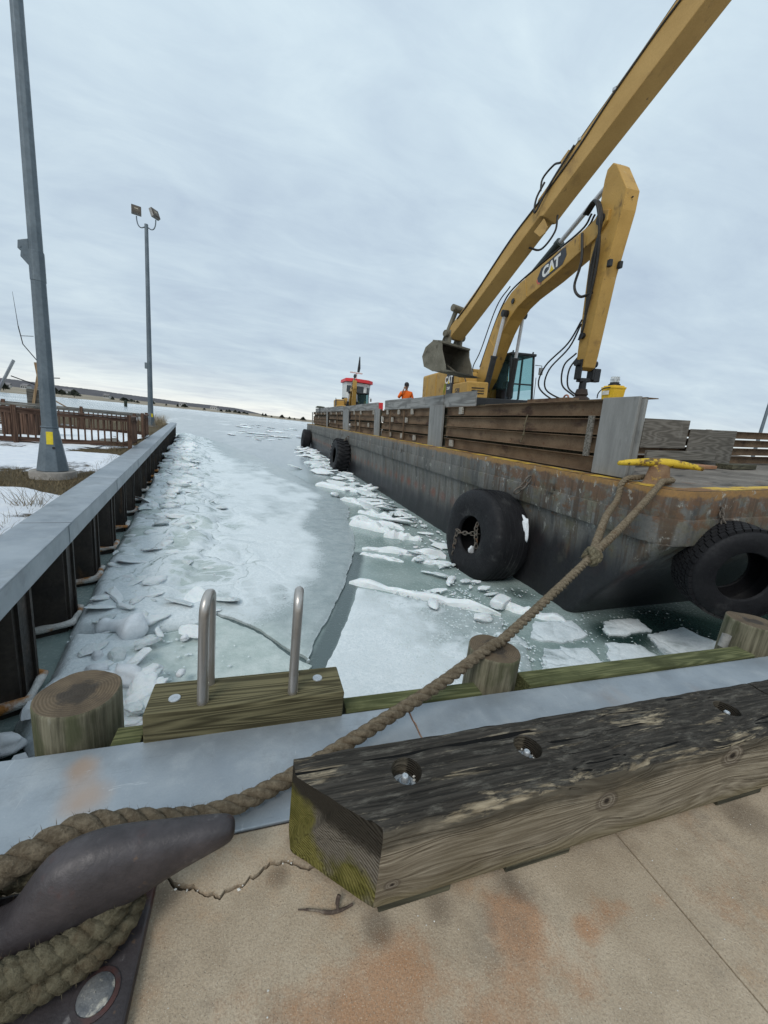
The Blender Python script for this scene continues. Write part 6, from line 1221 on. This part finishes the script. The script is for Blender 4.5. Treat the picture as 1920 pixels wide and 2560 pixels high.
Mx = Matrix((( u.x, v.x, 0, 0), (u.y, v.y, -1, 0), (u.z, v.z, 0, 0), (0, 0, 0, 1))); c_ = bp((3.98, .79))+yv*(fs-.006); Mx.translation = c_; text('logo_letters', 'CAT', .38, M_decw, dc, Mx, bold=.02, shear=.1); MB().prism([(-.10, 0), (.10, 0), (.01, .17)], bp((4.02, .65))+yv*(fs-.011), u, v, yv, .004).build('logo_triangle', M_decy, dc)
u, v, bp = u0, v0, bpo
MB().lathe([(.001, .03), (.085, .03), (.085, -.01), (.001, -.01)], 6, Matrix.Translation(bp((3.02, 1.12))+yv*(fs-.01)) @ Matrix.Rotation(R(90), 4, 'X')).build('inspection_cap', M_dark, bs)
hoses(bs, [[bp(q)+yv*(-.20+.10*k) for q in ((.3, .62), (1.6, 1.30), (2.4, 1.60), (3.1, 1.60), (4.6, 1.02), (5.9, .46), (6.3, .50))] for k in range(4)], .026); hoses(bs, [[bp(q)+yv*(fs-.05) for q in ((-.05, .4), (.0, .85), (.75, 1.05), (2.2, 1.70), (3.1, 1.66))]], .02)
hoses(ss_, [[bp((6.2, .60))+yv*(-.2-.06*k), pin+u*.1+v*.45+yv*(-.30-.05*k), sp_((.15, .12))+yv*(-.34-.03*k), sp_((1.0, -.05+.1*k))+yv*(-.30), sp_((1.9+.2*k, -.02))+yv*(-.26)] for k in range(3)], .032)
hoses(ss_, [[bp((6.0, .2))+yv*-.32, sp_((.8, -.35))+yv*-.36, sp_((1.35, -.42))+yv*-.40, sp_((1.65, -.2))+yv*-.36, sp_((1.62, .1))+yv*-.25]], .034); hoses(ss_, [[sp_((.4, -.02))+yv*-.27, sp_((1.3, -.02))+yv*-.27, sp_((2.3, .0))+yv*-.26, sp_((2.7, -.10))+yv*-.26]], .03)
hoses(ss_, [[sp_((2.2, -.1))+yv*-.26, sp_((2.75, -.35))+yv*-.38, sp_((3.3, -.85))+yv*-.62, sp_((3.85, -1.0))+yv*-.62, sp_((4.25, -.55))+yv*-.3, sp_((4.3, -.1))], [sp_((2.3, -.1))+yv*-.26, sp_((2.85, -.35))+yv*-.32, sp_((3.4, -.75))+yv*-.55, sp_((3.9, -.85))+yv*-.5, sp_((4.2, -.4))+yv*-.2, sp_((4.25, -.1))], [sp_((3.0, -.18))+yv*-.2, sp_((3.3, -.42))+yv*-.34, sp_((3.8, -.45))+yv*-.28, sp_((4.1, -.1))+yv*-.12], [sp_((3.05, -.18))+yv*-.1, sp_((3.4, -.36))+yv*-.2, sp_((3.85, -.36))+yv*-.15, sp_((4.1, -.1))]], .022)
MB().cyl(sp_((2.6, -.03))+yv*-.27, sp_((2.6, -.03))+yv*.27, .075, 16).build('link_pin', M_dark, ss_, smooth=40); MB().cyl(tip-yv*.32, tip+yv*.32, .085, 16).build('tip_pin', M_dark, ss_, smooth=40)
MB().box(sp_((-.25, .57)), (.05, .03, .02)).build('bolt', M_dark, ss_)
for dx_ in (.30, -.30): MB().box(sp_((1.05, .40))+yv*dx_*.5, (.10, .10, .16)).build('valve_block', M_dark, ss_, bevel=.02)
gp = sub('grapple', T); tz = tip.z
for s in (-1, 1): MB().box(tip+Vector((0, s*.20, -.16)), (.22, .06, .50)).build('hanger_cheek', M_dark, gp, bevel=.015)
MB().box(tip+Vector((0, .36, -.28)), (.16, .2, .34)).build('valve_box', M_dark, gp, bevel=.02); MB().box(tip+Vector((0, 0, -.42)), (.16, .34, .10)).build('cross_link', M_dark, gp, bevel=.015); MB().tube([tip+Vector((0, 0, -.40)), tip+Vector((0, 0, -.80))], [.085, .10], 14).build('swivel', M_dark, gp, smooth=40)
MB().lathe([(.001, .30), (.13, .30), (.17, .16), (.14, .12), (.22, .06), (.23, -.02), (.17, -.06), (.24, -.10), (.24, -.18), (.15, -.24), (.14, -.5)], 22, Matrix.Translation(tip+Vector((0, 0, -.95)))).build('rotator', surf('rusty rotator', (.035, .024, .020), (.07, .048, .038), 6, [], .7, .2), gp, smooth=35)
for s in (-1, 1): MB().prism([(0, 0), (.32, -.05), (.62, -.42), (.55, -.85), (.05, -1.0), (0, -.9), (.38, -.7), (.40, -.42), (.2, -.25)], tip+Vector((0, 0, -1.35)), (s, 0, 0), (0, 0, 1), (0, 1, 0), .75).build('jaw', M_dirtst, gp, bevel=.02)
# long-reach machine standing on the quay beyond the right edge; only its stick and bucket reach into view
hd = math.atan2(.961, -.277); aL = math.atan2(7.83, 5.85); bL = 9.774
boomL = [(-.3, 0), (-.15, .3), (1.2, .75), (4.4, 1.25), (5.2, 1.25), (9.5, .28), (10.0, .15), (10.1, 0), (10.0, -.15), (9.5, -.3), (5.2, .35), (4.4, .35), (1.2, -.2), (0, -.3)]
stickL = [(-1.3, -.18), (-1.35, .02), (-1.2, .16), (-.2, .32), (.3, .32), (5.6, .19), (5.65, .15), (8.45, .10), (8.73, .12), (8.85, 0), (8.73, -.13), (8.35, -.14), (5.75, -.13), (5.70, -.20), (5.2, -.19), (.4, -.27), (-.1, -.27), (-1.1, -.22)]
L_ = excavator('long-reach excavator whose tan stick and bucket cross the top right', (8.21, -2.15, 0), Matrix.Rotation(hd, 3, 'Z'), aL, bL, -.7452, 8.72, boomL, stickL, .50, .44, M_catlr, logo=False)
T, bs, ss_, bp, sp_, tip, u, v, d, n, pin, fc = L_
cylinder(ss_, sp_((4.9, .28)), sp_((8.2, .25)), .075, .58, M_hose, 'bucket_cylinder'); MB().prism([(4.75, .2), (5.05, .2), (5.0, .42), (4.8, .42)], pin, d, n, yv, .22).build('cylinder_lug', M_catlr, ss_)
hoses(ss_, [[sp_((q, (.32 if q < .3 else .32-.0245*(q-.3))+.02+.012*math.sin(q*3+k)))+yv*(.18-.035*k) for q in (-.5, .5, 1.5, 2.5, 3.5, 4.5, 5.2)] for k in range(4)], .018); hoses(ss_, [[sp_((q, .22-.018*q+.04*math.sin(q*2.2)))+yv*.235 for q in (0, .8, 1.6, 2.4, 3.2, 4.0, 4.8, 5.6, 6.3, 7.0, 7.7, 8.3)]], .016); hoses(ss_, [[sp_((4.7, .22))+yv*.24, sp_((5.3, .10))+yv*.28, sp_((5.75, -.05))+yv*.30, sp_((5.6, .18))+yv*.28, sp_((5.35, .30))+yv*.24], [sp_((5.0, .30))+yv*.2, sp_((5.1, .52))+yv*.1, sp_((5.35, .56))+yv*.1, sp_((5.5, .4))+yv*.1], [sp_((5.55, -.30)), sp_((5.75, -.52)), sp_((6.1, -.52)), sp_((6.25, -.22))]], .020)
for q in (.2, 1.1, 1.9, 2.8, 3.9, 4.6): MB().box((0, 0, 0), (.06, .02, .05), Matrix.Translation(sp_((q, .30-.02*q))+yv*.235)).build('hose_clamp', M_bolt, ss_)
MB().prism([(.62, .10), (1.12, .10), (1.12, .27), (.62, .27)], pin+yv*.27, d, n, yv, .10).build('work_lamp', M_flood, ss_, bevel=.02); MB().prism([(5.72, -.24), (5.98, -.24), (5.95, -.46), (5.86, -.50), (5.76, -.46)], pin+yv*.18, d, n, yv, .03).build('lifting_lug', M_catlr, ss_)
bk_ = sub('bucket', T); W_ = .98; O = tip+Vector((0, 0, -.03)); X_, Z_ = Vector((1, 0, 0)), Vector((0, 0, 1)); ot = [(-.12, -.24), (.22, -.18), (.48, -.30), (.58, -.52), (.46, -.76), (.10, -.90), (-.55, -.96)]; inn = [(-.10, -.27), (.21, -.21), (.45, -.32), (.55, -.52), (.44, -.73), (.10, -.865), (-.55, -.935)]
MB().prism(ot+inn[::-1], O, X_, Z_, yv, W_).build('shell', M_bkin, bk_); sidep = [(-.12, -.22), (.24, -.16), (.52, -.29), (.62, -.52), (.49, -.79), (.11, -.93), (-.42, -.975), (-.36, -.80), (-.16, -.42)]
for s in (-1, 1): MB().prism(sidep, O+yv*(s*W_/2), X_, Z_, yv, .03).build('side_plate', M_dirtst, bk_, bevel=.006)
MB().prism([(-.70, -.985), (-.45, -.93), (.10, -.90), (.10, -.925), (-.45, -.975)], O, X_, Z_, yv, W_+.06).build('cutting_lip', M_dirtst, bk_); MB().prism([(-.14, -.20), (.24, -.14), (.24, -.18), (-.14, -.25)], O, X_, Z_, yv, W_+.04).build('top_band', M_dirtst, bk_); MB().bar(O+Vector((.50, 0, -.5)), O+Vector((-.30, 0, -.92)), .03, .03).build('rib', M_dirtst, bk_)
for s in (-.2, .2): MB().prism([(-.1, .12), (.12, .12), (.22, -.2), (-.1, -.24)], O+yv*s, X_, Z_, yv, .07).build('ear', M_dirtst, bk_, bevel=.01); MB().bar(sp_((8.2, .30))+yv*s, O+Vector((.16, s, -.16)), .07, .10).build('link_bar', M_dirtst, bk_)
MB().cyl(tip-yv*.34, tip+yv*.34, .08, 14).build('bucket_pin', M_dirtst, bk_, smooth=40); MB().cyl(sp_((8.2, .30))-yv*.34, sp_((8.2, .30))+yv*.34, .085, 14).build('link_pin', M_dirtst, bk_, smooth=40)
boomS = [(-.2, 0), (-.1, .25), (1.0, .8), (1.6, .85), (2.9, .25), (3.15, 0), (2.9, -.2), (1.7, .3), (1.1, .25), (0, -.25)]; stickS = [(-.6, -.1), (-.6, .1), (0, .3), (2.1, .12), (2.2, 0), (2.1, -.1), (0, -.2)]
excavator('small far excavator with black cab near the barge stern', bw(2.25, 27.0, .0), BR @ Matrix.Rotation(R(-97), 3, 'Z'), .50, 3.0, -1.9, 2.1, boomS, stickS, .4, .34, M_cat, scale=.82, logo=False)
# ============================================================ worker, marker lath, workboat
M_skin = surf('skin', (.30, .17, .11), (.36, .21, .14), 8, [], .6); M_hi = surf('orange hoodie', (.80, .135, .012), (.88, .17, .018), 6, [((.60, .09, .01), 4, .58, .75)], .85); M_knit = surf('dark knit', (.020, .018, .020), (.04, .035, .036), 30, [], .95); M_jean = surf('dark work trousers', (.03, .035, .05), (.05, .055, .07), 10, [], .9)
def skin_obj(name, pts, edges, mat, parent, root=0, lv=2):
    me = bpy.data.meshes.new(name); me.from_pydata([p[:3] for p in pts], edges, []); o = link(name, me, parent); o.modifiers.new('skin', 'SKIN')
    sv = me.skin_vertices[0].data if len(me.skin_vertices) else None
    if sv:
        for i, p in enumerate(pts): sv[i].radius = (p[3], p[4] if len(p) > 4 else p[3])
        sv[root].use_root = True
    md = o.modifiers.new('sub', 'SUBSURF'); md.levels = md.render_levels = lv; me.materials.append(mat)
    dg = bpy.context.evaluated_depsgraph_get(); m2 = bpy.data.meshes.new_from_object(o.evaluated_get(dg)); o.modifiers.clear(); o.data = m2; m2.polygons.foreach_set('use_smooth', [True]*len(m2.polygons)); return o
pe = thing('person', 'person in orange hoodie and dark cap holding a hand to the face', 'person', bw(1.22, 12.2, .36), BR @ Matrix.Rotation(R(-12), 3, 'Z'))
body = skin_obj('body', [(0, 0, .92, .14, .10), (0, 0, 1.20, .13, .09), (0, 0, 1.42, .12, .08), (0, -.01, 1.52, .05), (0, -.025, 1.58, .055), (0, -.035, 1.66, .078, .092), (0, -.03, 1.73, .072, .085), (-.18, 0, 1.42, .05), (-.30, -.05, 1.22, .042), (-.17, -.19, 1.46, .034), (-.115, -.175, 1.58, .03, .02), (.18, 0, 1.42, .05), (.26, .02, 1.16, .042), (.25, -.06, .92, .034), (.25, -.08, .84, .03), (-.10, 0, .86, .085), (-.11, .02, .48, .06), (-.11, .04, .09, .045), (.10, 0, .86, .085), (.11, .02, .48, .06), (.11, .04, .09, .045)], [(0, 1), (1, 2), (2, 3), (3, 4), (4, 5), (5, 6), (2, 7), (7, 8), (8, 9), (9, 10), (2, 11), (11, 12), (12, 13), (13, 14), (0, 15), (15, 16), (16, 17), (0, 18), (18, 19), (19, 20)], M_skin, pe)
skin_obj('hoodie', [(0, 0, .86, .185, .135), (0, 0, 1.18, .185, .125), (0, 0, 1.40, .165, .11), (0, .01, 1.50, .085, .08), (-.20, 0, 1.41, .082), (-.315, -.05, 1.21, .068), (-.19, -.17, 1.42, .05), (.20, 0, 1.41, .082), (.28, .02, 1.15, .066), (.265, -.05, .96, .05)], [(0, 1), (1, 2), (2, 3), (2, 4), (4, 5), (5, 6), (2, 7), (7, 8), (8, 9)], M_hi, pe)
skin_obj('trousers', [(0, 0, .90, .16, .12), (-.10, 0, .82, .11), (-.11, .02, .48, .085), (-.11, .04, .14, .075), (.10, 0, .82, .11), (.11, .02, .48, .085), (.11, .04, .14, .075)], [(0, 1), (1, 2), (2, 3), (0, 4), (4, 5), (5, 6)], M_jean, pe)
MB().lathe([(.001, .125), (.055, .115), (.09, .07), (.098, .01), (.095, -.02)], 20, Matrix.Translation((0, -.025, 1.71)) @ Matrix.Rotation(R(-8), 4, 'X')).build('knit_cap', M_knit, pe, smooth=60)
MB().box((-.035, -.125, 1.675), (.055, .02, .032)).box((.035, -.125, 1.675), (.055, .02, .032)).box((0, -.122, 1.685), (.03, .01, .008)).build('sunglasses', M_black, pe, bevel=.006); MB().loft([[Vector((.013, -.112, 1.665)), Vector((-.013, -.112, 1.665)), Vector((0, -.12, 1.67))], [Vector((.02, -.112, 1.63)), Vector((-.02, -.112, 1.63)), Vector((0, -.145, 1.632))]]).build('nose', M_skin, pe)
for s in (-1, 1): MB().lathe([(.001, .012), (.018, .006), (.022, -.006), (.001, -.012)], 10, Matrix.Translation((s*.085, -.02, 1.65)) @ Matrix.Rotation(R(90), 4, 'Y')).build('ear', M_skin, pe, smooth=60); MB().box((s*.11, -.02, .045), (.10, .27, .09)).build('boot', M_black, pe, bevel=.03)
for k in range(4): MB().tube([(-.135+.022*k, -.175, 1.575), (-.13+.021*k, -.165, 1.62), (-.115+.019*k, -.150, 1.65)], [.011, .010, .008], 7).build('finger', M_skin, pe, smooth=60)
MB().tube([(-.085, -.165, 1.57), (-.075, -.150, 1.60)], [.012, .010], 7).build('thumb', M_skin, pe, smooth=60)
for k in range(4): MB().tube([(.225+.017*k, -.085, .83), (.225+.017*k, -.095, .785), (.23+.015*k, -.088, .755)], [.010, .009, .008], 6).build('finger', M_skin, pe, smooth=60)
lt = thing('marker_lath', 'lime and pink flagged lath in front of the excavator door', 'marker', bw(.40, 7.15, 1.08), BR); MB().bar((0, .05, -.3), (0, -.16, .62), .05, .012).build('lath', surf('lime paint', (.42, .48, .06), (.52, .58, .09), 6, [], .7), lt); MB().prism([(0, .05), (.05, .42), (.10, .02)], (-.01, -.08, 0), (0, -1, 0), (0, 0, 1), (1, 0, 0), .006).build('flag', surf('pink tape', (.75, .22, .22), (.8, .3, .26), 6, [], .6), lt)
cn = MB().lathe([(.001, .16), (.3, .14), (.42, .05), (.44, 0)], 18).build('tarp_bundle', M_tree, None, smooth=50); cn.location = bw(.35, 30.0, 1.42); tag(cn, 'dark green bundle on the barge wall near the stern', 'bundle')
tg = thing('workboat', 'white workboat with red wheelhouse roof moored beyond the barge', 'boat', (10.05, 43.0, ZW+.55)); tg.scale = (1.08, 1, 1); M_bw = surf('white boat paint', (.62, .62, .60), (.72, .72, .70), 2, [((.40, .36, .30), 5, .62, .76)], .5); M_br = surf('red roof paint', (.62, .028, .035), (.70, .045, .05), 2, [], .5); M_bh = surf('dark boat hull', (.02, .022, .028), (.04, .042, .05), 2, [], .6)
MB().loft([[Vector((x*wx, -2+y, z)) for x, y in ((-1, 0), (1, 0), (1.15, 4), (1.15, 11), (-1.15, 11), (-1.15, 4))] for z, wx in ((-.6, 1.9), (.5, 2.1), (1.9, 2.3))]).build('hull', M_bh, tg); MB().box((.1, 1.2, 2.9), (3.4, 3.6, 2.1)).build('deckhouse', M_bw, tg, bevel=.05)
wh = MB().loft([[Vector((x, y, z)) for x, y in ((-c, -.6), (-c*.6, -1.1), (c*.6, -1.1), (c, -.6), (c, 1.4), (-c, 1.4))] for z, c in ((3.95, 1.15), (6.45, 1.28))]).build('wheelhouse', M_bw, tg, bevel=.04)
for x, y, wd, rz in ((0, -1.125, .92, 0), (-1.02, -.87, .52, .95), (1.02, -.87, .52, -.95)): MB().box((0, 0, 0), (wd, .05, .68), Matrix.Translation((x, y, 5.75)) @ Matrix.Rotation(-rz, 4, 'Z')).build('window', M_hwin, wh, bevel=.02)
MB().loft([[Vector((x, y, z)) for x, y in ((-c, -.9), (-c*.6, -1.5), (c*.6, -1.5), (c, -.9), (c, 1.7), (-c, 1.7))] for z, c in ((6.47, 1.42), (6.78, 1.40), (6.80, 1.36))]).build('roof', M_br, tg, bevel=.03)
MB().cyl((-.1, .2, 6.9), (-.1, .2, 7.6), .06, 8).build('mast', M_bw, tg, smooth=50); MB().box((-.15, .2, 7.6), (1.3, .25, .14)).build('radar', M_bw, tg, bevel=.04); MB().tube([(.05, .2, 7.6), (.1, .2, 8.1), (.08, .2, 9.3)], [.12, .15, .05], 8).build('furled_flag', M_dark, tg, smooth=50)
rd = MB().box((0, 0, .6), (.55, 1.0, 1.0)).box((-.05, -.52, .35), (.3, .05, .4)).build('red_tank', M_br, None, bevel=.06); rd.matrix_world = Matrix.Translation(bw(4.6, 27.5, .9)) @ BR.to_4x4(); tag(rd, 'red machine housing right of the small far excavator', 'housing')
# weld seams and edge plates that break up the boom faces
def beads(parent, pts_, r=.012, mat=None): MB().tube(smoothpath(pts_, 3), r, 6).build('weld_bead', mat or M_cat, parent, smooth=60)
BS = [o for o in bpy.data.objects if o.name.split('.')[0] == 'excavator' and 'logo' in o['label']][0]
bm_ = [c for c in BS.children if c.name.startswith('boom')][0]; st_ = [c for c in BS.children if c.name.startswith('stick')][0]
F_ = Vector((.15, 0, 2.0)); ua = Vector((math.cos(.555), 0, math.sin(.555))); va = Vector((-math.sin(.555), 0, math.cos(.555)))
for q0, q1 in (((1.55, .42), (1.35, 1.04)), ((3.62, .68), (3.75, 1.24)), ((5.75, -.02), (5.85, .36))): beads(bm_, [F_+ua*a+va*b_+Vector((0, -.262, 0)) for a, b_ in (q0, ((q0[0]+q1[0])/2, (q0[1]+q1[1])/2), q1)], .014)
